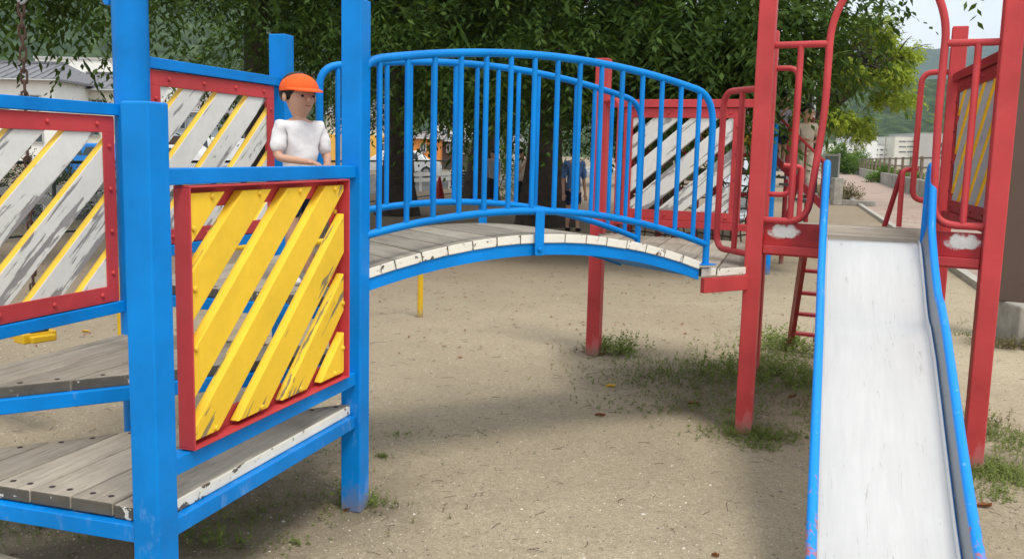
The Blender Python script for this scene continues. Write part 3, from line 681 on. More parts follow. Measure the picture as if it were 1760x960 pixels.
# ------------------------------------------------------------------ slide
SL_ = thing('slide', (1.83, 4.75, 0), 'pale steel slide with blue tube edges running down from the red tower towards the viewer', 'slide')
phi = .304; ds = Vector((-math.sin(phi), -math.cos(phi), 0)); ns = Vector((-ds.y, ds.x, 0)); ns = ns if ns.x > 0 else -ns
c0 = Vector((1.828, 4.753, 0)); hw_ = .2255
prof = [(-.06, 1.09), (0, 1.086), (.06, 1.072), (.14, 1.034), (.3, .940), (.45, .850), (.55, .796), (.61, .776), (.67, .768), (.74, .741), (.9, .680), (1.2, .532), (1.5, .381), (1.75, .262), (1.95, .18), (2.12, .135), (2.3, .118), (2.5, .115)]
def S3(s, z, w=0): return c0+ds*s+ns*w+Vector((0, 0, z))
b = MB(); sec = [-hw_, -hw_+.012, 0, hw_-.012, hw_]; lift = [.022, .002, 0, .002, .022]
P_ = [[S3(s, z+l, w) for w, l in zip(sec, lift)] for s, z in prof]; n_ = len(sec)
b.add([p for r_ in P_ for p in r_], [(i*n_+j, i*n_+j+1, (i+1)*n_+j+1, (i+1)*n_+j) for i in range(len(prof)-1) for j in range(n_-1)])
bed = b.build('bed', M['bed'], SL_, smooth=True, origin=c0, rz=math.atan2(ds.y, ds.x)+math.pi/2); sm = bed.modifiers.new('t', 'SOLIDIFY'); sm.thickness = .003; sm.offset = -1
for sg in (-1, 1):
    b = MB(); W_ = hw_+.0035; SPL = .013 if sg < 0 else .029
    rows = []
    for s, z in prof[1:]:
        zt = .115 if s < 2.2 else .09
        rows.append([S3(s, z+.004, sg*W_), S3(s, z+zt*.9, sg*(W_+SPL-.003)), S3(s, z+zt*.9, sg*(W_+SPL+.003)), S3(s, z-.012, sg*(W_+.006))])
    k = len(rows); vs_ = [p for r_ in rows for p in r_]; fs = []; 
    for i in range(k-1):
        for j in range(4): fs.append((4*i+j, 4*i+4+j, 4*i+4+(j+1) % 4, 4*i+(j+1) % 4))
    mi0 = len(b.f); b.add(vs_, fs)
    for i in range(k-1): b.m[4*i] = 1
    sw = b.build('side_wall', [M['blue'], M['galv']], SL_)
    # lower trim line
    b = MB(); b.tube([S3(s, z+.014, sg*(W_-.004)) for s, z in prof[1:]], .0055, 6); b.build('trim_strip', M['blue'], sw, smooth=True)
    # top tube curling over the upright side plate
    tz = .122
    path = [S3(s, z+tz, sg*(W_+SPL)) for s, z in prof[::-1] if s >= .21]
    up_ = [S3(.13, 1.02+.165, sg*(W_+SPL)), S3(.085, 1.30, sg*(W_+SPL)), S3(.035, 1.42, sg*(W_+SPL))]
    capc = fillet([up_[-1], S3(.0, 1.485, sg*(W_+SPL)), S3(-.10, 1.485, sg*(W_+SPL)), S3(-.14, 1.41, sg*(W_+SPL))], .05, 6)
    down = [S3(-.15, 1.2, sg*(W_+SPL)), S3(-.15, 1.02, sg*(W_+SPL))]
    pp = fillet(path+up_[:2], .05, 3)+capc+down
    b = MB(); b.tube(pp, .0185, 12); b.build('edge_tube', M['blueworn'] if 'blueworn' in M else M['blue'], SL_, smooth=True)
    b = MB(); pl = [S3(.20, 1.03, sg*(W_+SPL-.002)), S3(.13, 1.19, sg*(W_+SPL-.002)), S3(.085, 1.30, sg*(W_+SPL-.002)), S3(.03, 1.44, sg*(W_+SPL-.002)), S3(-.01, 1.475, sg*(W_+SPL-.002)), S3(-.09, 1.475, sg*(W_+SPL-.002)), S3(-.14, 1.41, sg*(W_+SPL-.002)), S3(-.15, 1.2, sg*(W_+SPL-.002)), S3(-.15, 1.02, sg*(W_+SPL-.002))]
    b.extr(pl, ns*sg*.004); b.build('side_plate', M['blue'], SL_)
b = MB()
for sg in (-1, 1): b.bar(S3(2.1, .11, sg*.2), S3(2.1, 0, sg*.2), .05, .05, (0, 1, 0))
b.build('slide_leg', M['blue'], SL_)

# ------------------------------------------------------------------ swing frame, swing, guard
SF = thing('swing_support', V3(P4), 'thick blue round steel column with top beam carrying the swing behind the near blue post', 'swing frame')
PC = P4+Vector((.03, -.02)); b = MB(); b.tube([V3(PC, 0), V3(PC, 2.62)], .074, 28); b.build('column', M['blue'], SF, smooth=True)
hk = at(36, 8, 4.55); bd = (Vector((hk.x, hk.y))-P4).normalized()
b = MB(); b.tube([V3(P4+bd*.07, 2.42), V3(P4+bd*3.2, 2.42)], .057, 20); b.build('top_beam', M['blue'], SF, smooth=True)
b = MB(); d3 = V3(bd); pp_ = V3(P4); nn_ = Vector((-bd.y, bd.x, 0))
b.extr([pp_+d3*.07+Vector((0, 0, 2.08)), pp_+d3*.10+Vector((0, 0, 2.08)), pp_+d3*.30+Vector((0, 0, 2.33)), pp_+d3*.30+Vector((0, 0, 2.38)), pp_+d3*.07+Vector((0, 0, 2.38))], nn_*.03); b.build('gusset', M['blue'], SF, bevel=.004)
far_ = P4+bd*3.2; b = MB(); b.tube([V3(far_, 0), V3(far_, 2.62)], .0825, 24); b.build('column', M['blue'], SF, smooth=True)
SW = thing('swing', (hk.x, hk.y, 0), 'yellow rubber swing seat hanging on rusty chains behind the left white slat panel', 'swing')
hp_ = P4+bd*(Vector((hk.x, hk.y))-P4).dot(bd)
b = MB(); b.box(V3(hp_, 2.345), (.075, .10, .16), math.atan2(bd.y, bd.x)); b.tube([V3(hp_, 2.42)-d3*.03, V3(hp_, 2.42)+d3*.03], .072, 20); b.box(V3(hp_-bd*.02, 2.235), (.025, .05, .09), math.atan2(bd.y, bd.x)); br_ = b.build('bracket', M['yelpipe'], SW, bevel=.006)
b = MB(); b.tube(fillet([V3(hp_, 2.25)+Vector((.015, 0, 0)), V3(hp_, 2.245)+Vector((.04, 0, 0)), V3(hp_, 2.16)+Vector((.03, 0, 0)), V3(hp_, 2.13), V3(hp_, 2.17)+Vector((-.02, 0, 0))], .02, 4), .008, 8); b.build('hook', M['galv'], br_, smooth=True)
sx = -bd if bd.x > 0 else bd     # swing seat extends to the left from its right hand chain
seat_z = .565
lk = MB(); lh = .035
lk.tube([Vector((math.copysign(.0125, math.cos(t))*min(1, abs(math.cos(t))*1.6), 0, math.sin(t)*lh*.8+math.copysign(.006, math.sin(t)))) for t in [i*math.pi/6+.05 for i in range(12)]], .0062, 6, closed=True)
ch = MB(); ch.tube([V3(hp_, 2.13), V3(hp_, 2.12)], .003, 4)
chain = ch.build('chain', M['rust'], SW)
nl = 30; z_ = 2.115; me_link = None; zs = np.linspace(2.11, seat_z+.05, nl)
for i, z_ in enumerate(zs):
    w_ = Matrix.Translation(V3(hp_, z_)) @ Matrix.Rotation(.5+(math.pi/2 if i % 2 else 0), 4, 'Z') @ Matrix.Rotation(.12*math.sin(i*2.1), 4, 'Y')
    if me_link is None: o_ = lk.build('link', M['rust'], chain, smooth=True, mw=Matrix()); me_link = o_; o_.matrix_basis = WM[chain.name].inverted() @ w_; WM[o_.name] = w_
    else: c_ = me_link.copy(); c_.parent = None; link(c_, chain, w_)
c2 = MB(); q2 = hp_+sx*.46
for i, z_ in enumerate(zs):
    for k in range(2): c2.tube([V3(q2, z_)+Vector((.008*(2*k-1), 0, .026)), V3(q2, z_)+Vector((.008*(2*k-1), 0, -.026))], .0045, 4)
c2.build('chain', M['rust'], SW)
b = MB(); e_ = V3(sx); w2 = Vector((-sx.y, sx.x, 0)); o_ = V3(hp_, seat_z)
for t0, t1, wd, zt, zb in ((-.085, -.045, .06, -.012, -.045), (-.045, .05, .085, 0, -.05), (.05, .41, .085, -.004, -.035), (.41, .50, .085, 0, -.05), (.50, .54, .06, -.012, -.045)):
    a0, a1 = o_+e_*t0, o_+e_*t1; b.extr([a0-w2*wd+Vector((0, 0, zb)), a1-w2*wd+Vector((0, 0, zb)), a1+w2*wd+Vector((0, 0, zb)), a0+w2*wd+Vector((0, 0, zb))], (0, 0, zt-zb))
b.build('seat', M['yelpipe'], SW, bevel=.006)
b = MB(); b.box(V3(hp_, seat_z+.006), (.085, .09, .008), math.atan2(sx.y, sx.x)); b.box(V3(q2, seat_z+.006), (.085, .09, .008), math.atan2(sx.y, sx.x)); b.tube([V3(hp_, seat_z+.008), V3(hp_, seat_z+.045)], .006, 6); b.build('seat_clamp', M['rust'], SW)
ga = at(205, 452, 6.4); gb = G(722, 545); gz = .74
GD = thing('swing_guard_rail', (gb.x, gb.y, 0), 'low yellow tubular guard rail standing behind the bridge and blue tower', 'guard rail')
pa = Vector((ga.x, ga.y, 0)); pb_ = Vector((gb.x, gb.y, 0)); pm_ = pa.lerp(pb_, .5); u3 = Vector((0, 0, gz))
b = MB(); b.tube(fillet([pa, pa+u3, pb_+u3, pb_], .22, 8), .026, 14); b.build('rail', M['yelpipe'], GD, smooth=True)
b = MB(); b.tube([pm_, pm_+u3], .024, 12); b.build('leg', M['yelpipe'], GD, smooth=True)

# ------------------------------------------------------------------ brown column on its concrete block
cb = G(1706, 596); BC = thing('column', (cb.x+.42, cb.y+.5, 0), 'broad dark brown square column standing on a concrete block at the right edge', 'column')
cd_ = Vector((.17, -.98, 0)).normalized(); 
b = MB(); b.box((cb.x+.90, cb.y+.33, .17), (1.35, .62, .34), -.02); b.build('concrete_base', M['concrete'], BC, bevel=.02)
b = MB(); cx = at(1737, 520, cb.y+.38); b.box((cx.x, cb.y+.38, 1.72), (.205, .2, 2.76), -.42); b.build('shaft', M['brown'], BC, bevel=.006)
b = MB(); b.box((cx.x-.118+.10, cb.y+.38-.116, 1.93), (.03, .006, .02), -.05); b.build('fixing', M['white'], BC)

# ------------------------------------------------------------------ leaves, weeds, litter
def leafset(P_, D_, Wd, ln, wd, fold=.0):
    """arrays: position, unit direction, unit side; returns verts and quads (one rhombus leaf each)"""
    n = len(P_); ln = np.asarray(ln).reshape(-1, 1); wd = np.asarray(wd).reshape(-1, 1)
    V_ = np.stack([P_, P_+D_*ln*.42+Wd*wd*.5, P_+D_*ln, P_+D_*ln*.42-Wd*wd*.5], 1).reshape(-1, 3)
    return V_, np.arange(4*n).reshape(-1, 4)
def unit(a): return a/np.maximum(np.linalg.norm(a, axis=-1, keepdims=True), 1e-9)
def spray_leaves(B_, T_, nl, tl, ln, wd, droop=.35, r_=None):
    """B_: twig bases (n,3), T_: twig directions; nl leaves per twig."""
    r_ = r_ or rng; n = len(B_); k = np.arange(nl)/nl
    tl = tl*r_.uniform(.6, 1.25, (n, 1, 1)); Td = T_[:, None, :]
    pos = B_[:, None, :]+Td*tl*k[None, :, None]; pos[..., 2] -= (tl[..., 0]*droop*k**2)
    side = unit(np.cross(T_, np.array([0, 0, 1.0])+r_.normal(0, .25, (n, 3))))[:, None, :]
    sg = np.where(np.arange(nl) % 2 == 0, 1, -1)[None, :, None]
    D_ = unit(Td*.75+side*sg*.8+np.array([0, 0, -droop*.9])+r_.normal(0, .22, (n, nl, 3)))
    upv = np.array([0, 0, 1.0])+r_.normal(0, .35, (n, nl, 3)); Wd = unit(np.cross(D_, upv))
    m_ = n*nl; return leafset(pos.reshape(m_, 3), D_.reshape(m_, 3), Wd.reshape(m_, 3), ln*(r_.uniform(.6, 1.35, (n, 1))*r_.uniform(.75, 1.2, (n, nl))).reshape(m_), wd*r_.uniform(.75, 1.25, m_))
def tree(name, base, height, rtrunk, lobes, nclus, lsz, leafm, label, cat='tree', group=None, lean=(0, 0), fork=2.2, seed=1, limbs=7, shell=.55, extra=None, nlv=13, tw=.62):
    r_ = np.random.default_rng(seed); rd = random.Random(seed)
    t = thing(name, base, label, cat, group)
    b = MB(); P_ = [(base[0]+lean[0]*k*k*height*.4+.05*math.sin(k*9+seed), base[1]+lean[1]*k*k*height*.4, base[2]-.05+k*height*.72) for k in np.linspace(0, 1, 12)]
    rad = [rtrunk*(1.55 if i == 0 else 1.0 if i == 1 else 1-.075*i) for i in range(12)]; rad[1] = rtrunk*1.15
    b.tube(P_, rad, 18); b.build('trunk', M['bark'], t, smooth=True)
    for k in range(limbs):
        lb = lobes[k % len(lobes)]; st = Vector(P_[min(11, 3+int(fork)+k % 5)]); en = Vector(lb[:3])+Vector((rd.uniform(-1, 1)*lb[3]*.4, rd.uniform(-1, 1)*lb[4]*.4, rd.uniform(-.3, .4)*lb[5]))
        st.z = min(st.z, max(base[2]+fork, en.z-1.0)); b = MB(); mid = st.lerp(en, .5)+Vector((rd.uniform(-.5, .5), rd.uniform(-.5, .5), .45))
        pts = arc3(st, mid, en, 9); b.tube([p+Vector((0, 0, .06*math.sin(i*2+k))) for i, p in enumerate(pts)], [rtrunk*.42*(1-.085*i) for i in range(10)], 9)
        for q in range(3):
            s2 = pts[4+q*2]; e2 = s2+Vector((rd.uniform(-1.3, 1.3), rd.uniform(-1.3, 1.3), rd.uniform(-.6, .9))); b.tube(arc3(s2, (s2+e2)/2+Vector((0, 0, .25)), e2, 5), [rtrunk*.15, rtrunk*.13, rtrunk*.11, rtrunk*.09, rtrunk*.06, rtrunk*.03], 6)
        b.build('limb', M['bark'], t, smooth=True)
    vol = np.array([l[3]*l[4]*l[5] for l in lobes])**(2/3); cnt = np.maximum(1, (nclus*vol/vol.sum()).astype(int)); VV = []; FF = []; off = 0
    B_ = []; T_ = []
    for l, c in zip(lobes, cnt):
        u = unit(r_.normal(0, 1, (c, 3))); q = r_.uniform(shell**3, 1.0, (c, 1))**(1/3)
        u2 = u*q*np.array(l[3:6])*(1+.18*np.sin(u[:, :1]*7+seed)*np.cos(u[:, 1:2]*6)); 
        B_.append(u2+np.array(l[:3])); T_.append(unit(u*np.array([1, 1, .35])+np.array([0, 0, -.25])+r_.normal(0, .35, (c, 3))))
    B_ = np.concatenate(B_); T_ = np.concatenate(T_)
    kp = (np.sin(B_[:, 0]*2.6+seed)+np.sin(B_[:, 1]*2.3+seed*1.7)+1.3*np.sin(B_[:, 2]*3.7+B_[:, 0]*.9+seed*2.1)) > -.12; B_ = B_[kp]; T_ = T_[kp]
    B3_ = np.repeat(B_, 3, 0)+r_.normal(0, .1, (len(B_)*3, 3)); T3_ = unit(np.repeat(T_, 3, 0)+r_.normal(0, .5, (len(B_)*3, 3)))
    if extra is not None:
        V2, F2 = spray_leaves(extra[0], extra[1], 11, .75, lsz*1.15, lsz*.40, .5, r_)
        o2 = np_mesh('drooping_sprays', V2, F2, M['leafspray'], t, world=Matrix.Translation(base)); o2.data.transform(Matrix.Translation(-Vector(base)))
    V_, F_ = spray_leaves(B3_, T3_, nlv, tw, lsz, lsz*.42, r_=r_)
    np_mesh('crown', V_, F_, leafm, t, kind=None, world=Matrix.Translation(base)).data.transform(Matrix.Translation(-Vector(base)))
    return t
GA = 'big dark leafed trees standing over the playground edge'
def hang(pts, n, sx, sy, sz, seed):
    r_ = np.random.default_rng(seed); Bx = []; 
    for p in pts: Bx.append(np.array(p)+r_.normal(0, 1, (n, 3))*np.array([sx, sy, sz]))
    Bx = np.concatenate(Bx); T_ = unit(r_.normal(0, .5, (len(Bx), 3))+np.array([0, -.35, -.30])); return Bx, T_
def pts_px(lst): return [tuple(at(*p)) for p in lst]
# central tree with the broad flared trunk
tree('tree', (.66, 19.6, 0), 11, .44, [(.6, 18, 6.6, 5.6, 5.0, 3.1), (-2.2, 15.5, 5.2, 3.2, 3.0, 2.2), (2.2, 14.3, 5.1, 2.6, 2.7, 2.0), (.2, 21, 5.0, 4.2, 3.4, 2.0), (-1.2, 23, 7.5, 4, 4, 3)], 3000, .125, M['leafdark'],
     'dark leafed tree with the thick flared trunk rising right behind the bridge', group=GA, seed=3, fork=2.6, extra=hang(pts_px([(900, 110, 14), (1000, 120, 13.5), (800, 130, 14), (950, 60, 13), (720, 40, 14), (1050, 90, 13), (760, 70, 17), (860, 115, 19)]), 130, .9, .8, .35, 31))
tree('tree', (-2.65, 21.6, 0), 11, .36, [(-3.2, 20.5, 6.4, 4.4, 4.4, 3.0), (-4.4, 17, 5.6, 3.0, 2.8, 2.0), (-2.2, 24, 5.2, 3.4, 3.5, 2.2)], 2100, .125, M['leafdark'],
     'tree with a straight dark trunk standing left of the orange house, behind the railing', group=GA, seed=4, extra=hang(pts_px([(560, 40, 15), (735, 60, 17), (500, -20, 15), (745, 130, 22)]), 120, .9, .8, .4, 41))
tree('tree', (-.95, 27.5, 0), 12, .42, [(-.6, 27, 6.8, 4.8, 4.2, 3.4), (1.2, 26, 5.0, 3.6, 3.2, 2.2), (-2.4, 27, 4.7, 2.6, 2.8, 1.6)], 1900, .14, M['leafdark'],
     'tree whose dark trunk rises directly behind the slatted bench', group=GA, seed=5, extra=hang(pts_px([(800, 140, 25), (760, 140, 25), (870, 150, 24), (900, 150, 24)]), 120, 1.0, .8, .45, 51))
tree('tree', (-5.3, 19.5, 0), 10, .40, [(-5.4, 18.5, 7.0, 4.2, 4.0, 3.0), (-7.6, 15.5, 6.3, 2.6, 2.8, 1.8), (-3.6, 20.2, 5.6, 2.2, 2.2, 1.6)], 1800, .12, M['leafdark'],
     'tree with a forking dark trunk standing above the far white slat panel', group=GA, seed=6, fork=3.0, limbs=9, shell=.5, extra=hang(pts_px([(330, 30, 14), (290, 5, 13), (540, 50, 15), (520, 80, 18)]), 70, .8, .8, .5, 61))
# tree overhanging from the right of centre: its leaf sprays droop in front of the red tower's top
tree('tree', (3.1, 20.5, 0), 11, .40, [(2.0, 17.5, 6.2, 3.6, 4.0, 2.9), (1.8, 14.0, 5.0, 2.4, 2.2, 1.7), (3.5, 14.4, 5.5, 1.1, 1.8, 1.5), (3.0, 21, 4.8, 2.8, 3.0, 1.8)], 2900, .125, M['leafmid'],
     'tree whose drooping green leaf sprays hang behind the top of the slide hoop', group=GA, seed=8, extra=hang(pts_px([(1120, 60, 12.5), (1200, 90, 12.5), (1260, 130, 12.5), (1180, 140, 13), (1300, 60, 12.5), (1375, 30, 12.5), (1380, 0, 12.5), (1110, 120, 13), (1230, 40, 12), (1345, 62, 13.5)]), 150, .5, .7, .30, 81))
# low hanging sprays and branch on the left
tree('tree', (-10.8, 15.5, 0), 9, .26, [(-9.8, 14.2, 6.9, 3.4, 3.2, 2.4), (-7.9, 12.6, 4.9, 1.9, 1.7, 1.2), (-6.2, 12.8, 5.0, 1.6, 1.5, 1.1)], 1100, .115, M['leafmid'],
     'tree beyond the left edge whose leafy branches hang above the white houses', group=GA, seed=9, extra=hang(pts_px([(60, -40, 10.5), (10, -30, 10.5), (85, -45, 10.5), (150, -90, 11), (30, -45, 10.5), (110, -85, 11)]), 50, .40, .5, .13, 91))
# fresh green tree beside the path
tq = at(1400, 280, 33)
lob = []; rl = random.Random(21)
for (px, py, sx_, sy_, n) in ((1470, 55, 55, 22, 9), (1530, 50, 22, 18, 3), (1545, 95, 28, 20, 7), (1490, 100, 50, 22, 10), (1430, 110, 35, 26, 8), (1505, 135, 60, 10, 7), (1470, 172, 55, 9, 7), (1550, 172, 24, 9, 4), (1440, 205, 38, 12, 6), (1478, 232, 12, 8, 2), (1390, 150, 40, 40, 9), (1400, 60, 30, 30, 6), (1515, 190, 22, 6, 2), (1572, 200, 8, 5, 1)):
    for k in range(n):
        Y_ = 33.4+rl.uniform(-1.6, 1.6); p = at(px+rl.uniform(-1, 1)*sx_, py+rl.uniform(-1, 1)*sy_, Y_); q_ = rl.uniform(.32, .52); lob.append((p.x, p.y, p.z, q_*1.25, q_*1.1, q_*.55))
tree('tree', (tq.x, 33.4, 0), 7, .24, lob, 3600, .115, M['leaflight'], 'bright fresh green tree with rounded leaf clumps beside the red-brown path', seed=12, fork=2.3, shell=.55, limbs=30, nlv=9, tw=.24)
# farther green trees closing the view between the trunks
GF = 'background trees beyond the playground'
for i, (px, Y, h_, w_, m_, lab) in enumerate(((1090, 46, 7.0, 4.2, 'leafmid', 'background tree seen above the white slat panel of the red tower'), (1190, 60, 8.5, 5, 'leaflight', 'paler background tree left of the red near post'), (1310, 52, 7.2, 3.2, 'leafmid', 'background tree filling the gap right of the near red post'), (930, 44, 8.5, 4.5, 'leafdark', 'dark background tree behind the flared trunk'), (480, 50, 9.5, 5.5, 'leafmid', 'background tree right of the forking trunk, left of the tall near blue post'), (700, 40, 9.5, 3.6, 'leafdark', 'dark background tree behind the straight trunk'))):
    q = at(px, 270, Y); tree('tree', (q.x, Y, 0), h_, .25, [(q.x, Y, h_*.62, w_*.8, w_*.7, h_*.34), (q.x-w_*.5, Y-1, h_*.45, w_*.45, w_*.4, h_*.2), (q.x+w_*.5, Y-.5, h_*.5, w_*.5, w_*.4, h_*.22)], 800, .2, M[m_], lab, group=GF, seed=20+i, nlv=9, tw=.8, limbs=4)
# shrub behind the fence seen between the trunks, and climbing bush at the river wall
def bush(name, base, rx, ry, rz_, n, sz, m_, label, seed, cat='bush'):
    r_ = np.random.default_rng(seed); u = unit(r_.normal(0, 1, (n, 3))); u[:, 2] = np.abs(u[:, 2]); q = r_.uniform(.3, 1, (n, 1))**.5
    B_ = u*q*np.array([rx, ry, rz_])*(1+.25*np.sin(u[:, :1]*8+seed)); T_ = unit(u*np.array([1, 1, .8])+np.array([0, 0, .5])+r_.normal(0, .4, (n, 3)))
    V_, F_ = spray_leaves(B_, T_, 7, sz*3.5, sz, sz*.45, .2, r_)
    t = thing(name, base, label, cat); np_mesh('foliage', V_, F_, M[m_], t, world=Matrix.Translation(base))
    b = MB(); 
    for k in range(5): a_ = Vector(base); b.tube([a_, a_+Vector((rx*.5*math.cos(k*1.3), ry*.5*math.sin(k*1.3), rz_*.7))], sz*.12, 5)
    b.build('stems', M['twig'], t, kind='stuff'); return t
q = at(852, 340, 31); bush('shrub', (q.x, 31, 0), 1.1, .9, 2.3, 900, .10, 'bush', 'leafy green shrub standing between the bench and the flared trunk', 1, 'shrub')
for i, (px, Y, rx, h_, lab) in enumerate(((1462, 118, 2.6, 2.2, 'large bright green bush at the far left end of the river wall'), (1497, 112, 1.9, .9, 'low bright bush spilling right of the large river wall bush'), (1440, 105, 1.3, 2.6, 'tall bright bush behind the grey notice board'))):
    q = at(px, 290, Y); bush('bush', (q.x, Y, 0), rx, 2.0, h_, 1100, .3, 'bush', lab, 30+i)
for i, (px, Y, rx, h_, lab) in enumerate(((1512, 68, 1.2, .8, 'scrubby green bush growing behind the brown river fence'), (1548, 64, 1.0, .7, 'second scrubby bush behind the brown river fence, nearer the red pipes'),)):
    q = at(px, 290, Y); bush('bush', (q.x+.6, Y, 0), rx, 1.0, h_, 600, .16, 'bush', lab, 40+i)
q = at(1470, 328, 37); bush('grass_clump', (q.x-.4, 38, 0), .5, 2.2, .45, 500, .10, 'weeddry', 'dry grassy clump beside the stone post at the path edge', 44, 'grass')
for i, (px, Y) in enumerate(((30, 18.5), (120, 19.5))):
    q = at(px, 330, Y); bush('hedge_plant', (q.x, Y, 0), 1.6, .7, .95 if i else 1.2, 700, .08, 'leafmid', ('low leafy hedge plant behind the chain link fence at the far left', 'low leafy hedge plant behind the fence, nearer the blue column')[i], 46+i, 'plant')
# weeds
def weedpatch(name, spots, label, m_, sz, seed, kind='stuff', cat='weeds'):
    r_ = np.random.default_rng(seed); B_ = []; T_ = []
    for (x, y, sx_, sy_, n, h_) in spots:
        p = np.stack([r_.normal(x, sx_, n), r_.normal(y, sy_, n), np.zeros(n)], 1); k = r_.uniform(.25, 1, n)*h_
        B_.append(p); tt = unit(np.stack([r_.normal(0, .38, n), r_.normal(0, .38, n), np.ones(n)], 1)); T_.append(tt*k[:, None])
    B_ = np.concatenate(B_); T_ = np.concatenate(T_); nl = 8; n = len(B_); k = (np.arange(nl)+.5)/nl
    pos = B_[:, None]+T_[:, None]*k[None, :, None]; az = r_.uniform(0, 6.28, (n, nl)); D_ = unit(np.stack([np.cos(az), np.sin(az), r_.uniform(.0, .9, (n, nl))], -1))
    Wd = unit(np.cross(D_, np.array([0, 0, 1.0])+r_.normal(0, .3, (n, nl, 3)))); hh = np.linalg.norm(T_, axis=1)[:, None]
    ln = (sz*(1.15-.6*k)[None]*r_.uniform(.7, 1.3, (n, nl))*np.clip(hh/.10, .45, 1.3)).ravel()
    V_, F_ = leafset(pos.reshape(-1, 3), D_.reshape(-1, 3), Wd.reshape(-1, 3), ln*1.15, ln*.48)
    # stems
    s_ = unit(np.cross(T_, r_.normal(0, 1, (n, 3))))*.0009; V2 = np.stack([B_-s_, B_+s_, B_+T_+s_*.4, B_+T_-s_*.4], 1).reshape(-1, 3)
    V_ = np.concatenate([V_, V2]); F_ = np.concatenate([F_, np.arange(4*n).reshape(-1, 4)+nl*4*n])
    o = np_mesh(name, V_, F_, M[m_]); tag(o, label, cat, kind=kind); return o
def sp(px, py, sx_, sy_, n, h_): g = G(px, py); return (g.x, g.y, sx_, sy_, n, h_)
weedpatch('weeds', [sp(1060, 605, .12, .10, 90, .20), sp(1040, 596, .10, .06, 40, .13), sp(1330, 640, .22, .30, 330, .17), sp(1350, 600, .16, .2, 200, .22), sp(1380, 660, .12, .25, 120, .15), sp(1225, 640, .26, .20, 330, .09), sp(1180, 660, .3, .25, 200, .06), sp(1230, 700, .2, .18, 170, .06), sp(1300, 750, .14, .07, 260, .06), sp(1275, 735, .05, .10, 90, .08), sp(1350, 745, .2, .10, 90, .04), sp(1130, 700, .25, .1, 90, .03), sp(1110, 650, .3, .2, 160, .04), sp(1090, 620, .2, .12, 110, .05), sp(1380, 720, .1, .2, 60, .05)],
          'low green weeds growing on the soil around the two near red posts', 'weed', .028, 1)
weedpatch('weeds', [sp(1715, 815, .12, .14, 460, .07), sp(1735, 760, .10, .22, 300, .08), sp(1690, 800, .05, .06, 80, .06), sp(1700, 850, .08, .06, 80, .04), sp(1755, 830, .06, .1, 80, .05), sp(1650, 575, .14, .08, 60, .05), sp(1690, 560, .1, .1, 30, .06)], 'green weeds around the foot of the right hand red post', 'weed', .026, 2)
weedpatch('weeds', [sp(1745, 598, .14, .07, 130, .13), sp(1700, 590, .1, .06, 50, .10), sp(1720, 740, .1, .2, 60, .10), sp(1200, 660, .4, .3, 200, .05), sp(1010, 605, .1, .06, 30, .08), sp(500, 870, .3, .1, 60, .06), sp(1350, 690, .2, .2, 90, .07)], 'dry straw coloured weeds at the concrete block and among the green weeds', 'weeddry', .026, 3)
weedpatch('weeds', [sp(170, 905, .25, .1, 220, .05), sp(60, 895, .2, .1, 150, .05), sp(330, 930, .1, .05, 50, .09), sp(380, 935, .06, .04, 20, .17), sp(400, 885, .2, .08, 120, .035), sp(520, 860, .15, .12, 70, .03), sp(700, 750, .3, .15, 26, .02), sp(540, 800, .2, .2, 70, .03), sp(450, 930, .12, .06, 40, .03)], 'sparse low weeds in the shade under the stepped wooden decks', 'weed', .02, 4)
for i, (px, py, s_, n, h_, lab) in enumerate(((634, 866, .035, 60, .075, 'bright small weed rosette right of the foot of the middle blue post'), (588, 866, .014, 9, .17, 'tall thin weed stalk against the foot of the middle blue post'), (657, 785, .02, 22, .03, 'tiny lone green weed on the sand right of the middle blue post'), (1310, 770, .05, 70, .05, 'bright weed clump in front of the near red post foot'), (686, 748, .03, 14, .03, 'tiny weed sprig on the sand farther behind the lone weed'), (506, 934, .012, 12, .04, 'small grey green sprig on the soil left of the sand, at the bottom'))):
    weedpatch('weed', [sp(px, py, s_, s_, n, h_)], lab, 'weed', .026, 50+i, kind=None, cat='weed')
# pebbles, twigs, fallen leaves
r_ = np.random.default_rng(77); n = 52000
Yp = 2.3+(r_.random(n)**1.7)*7.5; Xp = r_.uniform(-.62, .62, n)*(Yp+.3); sz = r_.lognormal(math.log(.0024), .42, n)
oc = np.array([[1, 0, 0], [0, 1, 0], [-1, 0, 0], [0, -1, 0], [0, 0, .8]]); V_ = (oc[None]*sz[:, None, None]*r_.uniform(.6, 1.3, (n, 5, 1))+np.stack([Xp, Yp, np.zeros(n)], 1)[:, None]).reshape(-1, 3)
F_ = (np.array([[0, 1, 4], [1, 2, 4], [2, 3, 4], [3, 0, 4]])[None]+np.arange(n)[:, None, None]*5).reshape(-1, 3); mi = np.repeat((r_.random(n)*3).astype(int), 4)
pebs = [simple('pale_grit', (.62, .56, .46), .9), simple('tan_grit', (.40, .34, .26), .9), simple('dark_grit', (.17, .14, .11), .9)]
tag(np_mesh('gravel', V_, F_, pebs, mi=mi), 'fine pale and brown grit scattered over the sandy ground', 'gravel', kind='stuff')
b = MB(); rd = random.Random(5)
for i in range(3000):
    Y = 2.6+rd.random()**.75*15; X = rd.uniform(-.6, .62)*(Y+.3); a_ = rd.uniform(0, 3.14); l = rd.uniform(.008, .034)*(1+.25*(rd.random() > .96)*5); k = rd.uniform(-.3, .3)
    p = Vector((X, Y, .003)); d_2 = Vector((math.cos(a_), math.sin(a_), 0)); b.tube([p-d_2*l, p+Vector((-d_2.y, d_2.x, 0))*l*k+Vector((0, 0, .003)), p+d_2*l], .0006+rd.random()*.0007, 3)
tag(b.build('twigs', M['twig']), 'thin dark twigs lying over the sandy ground', 'twigs', kind='stuff')
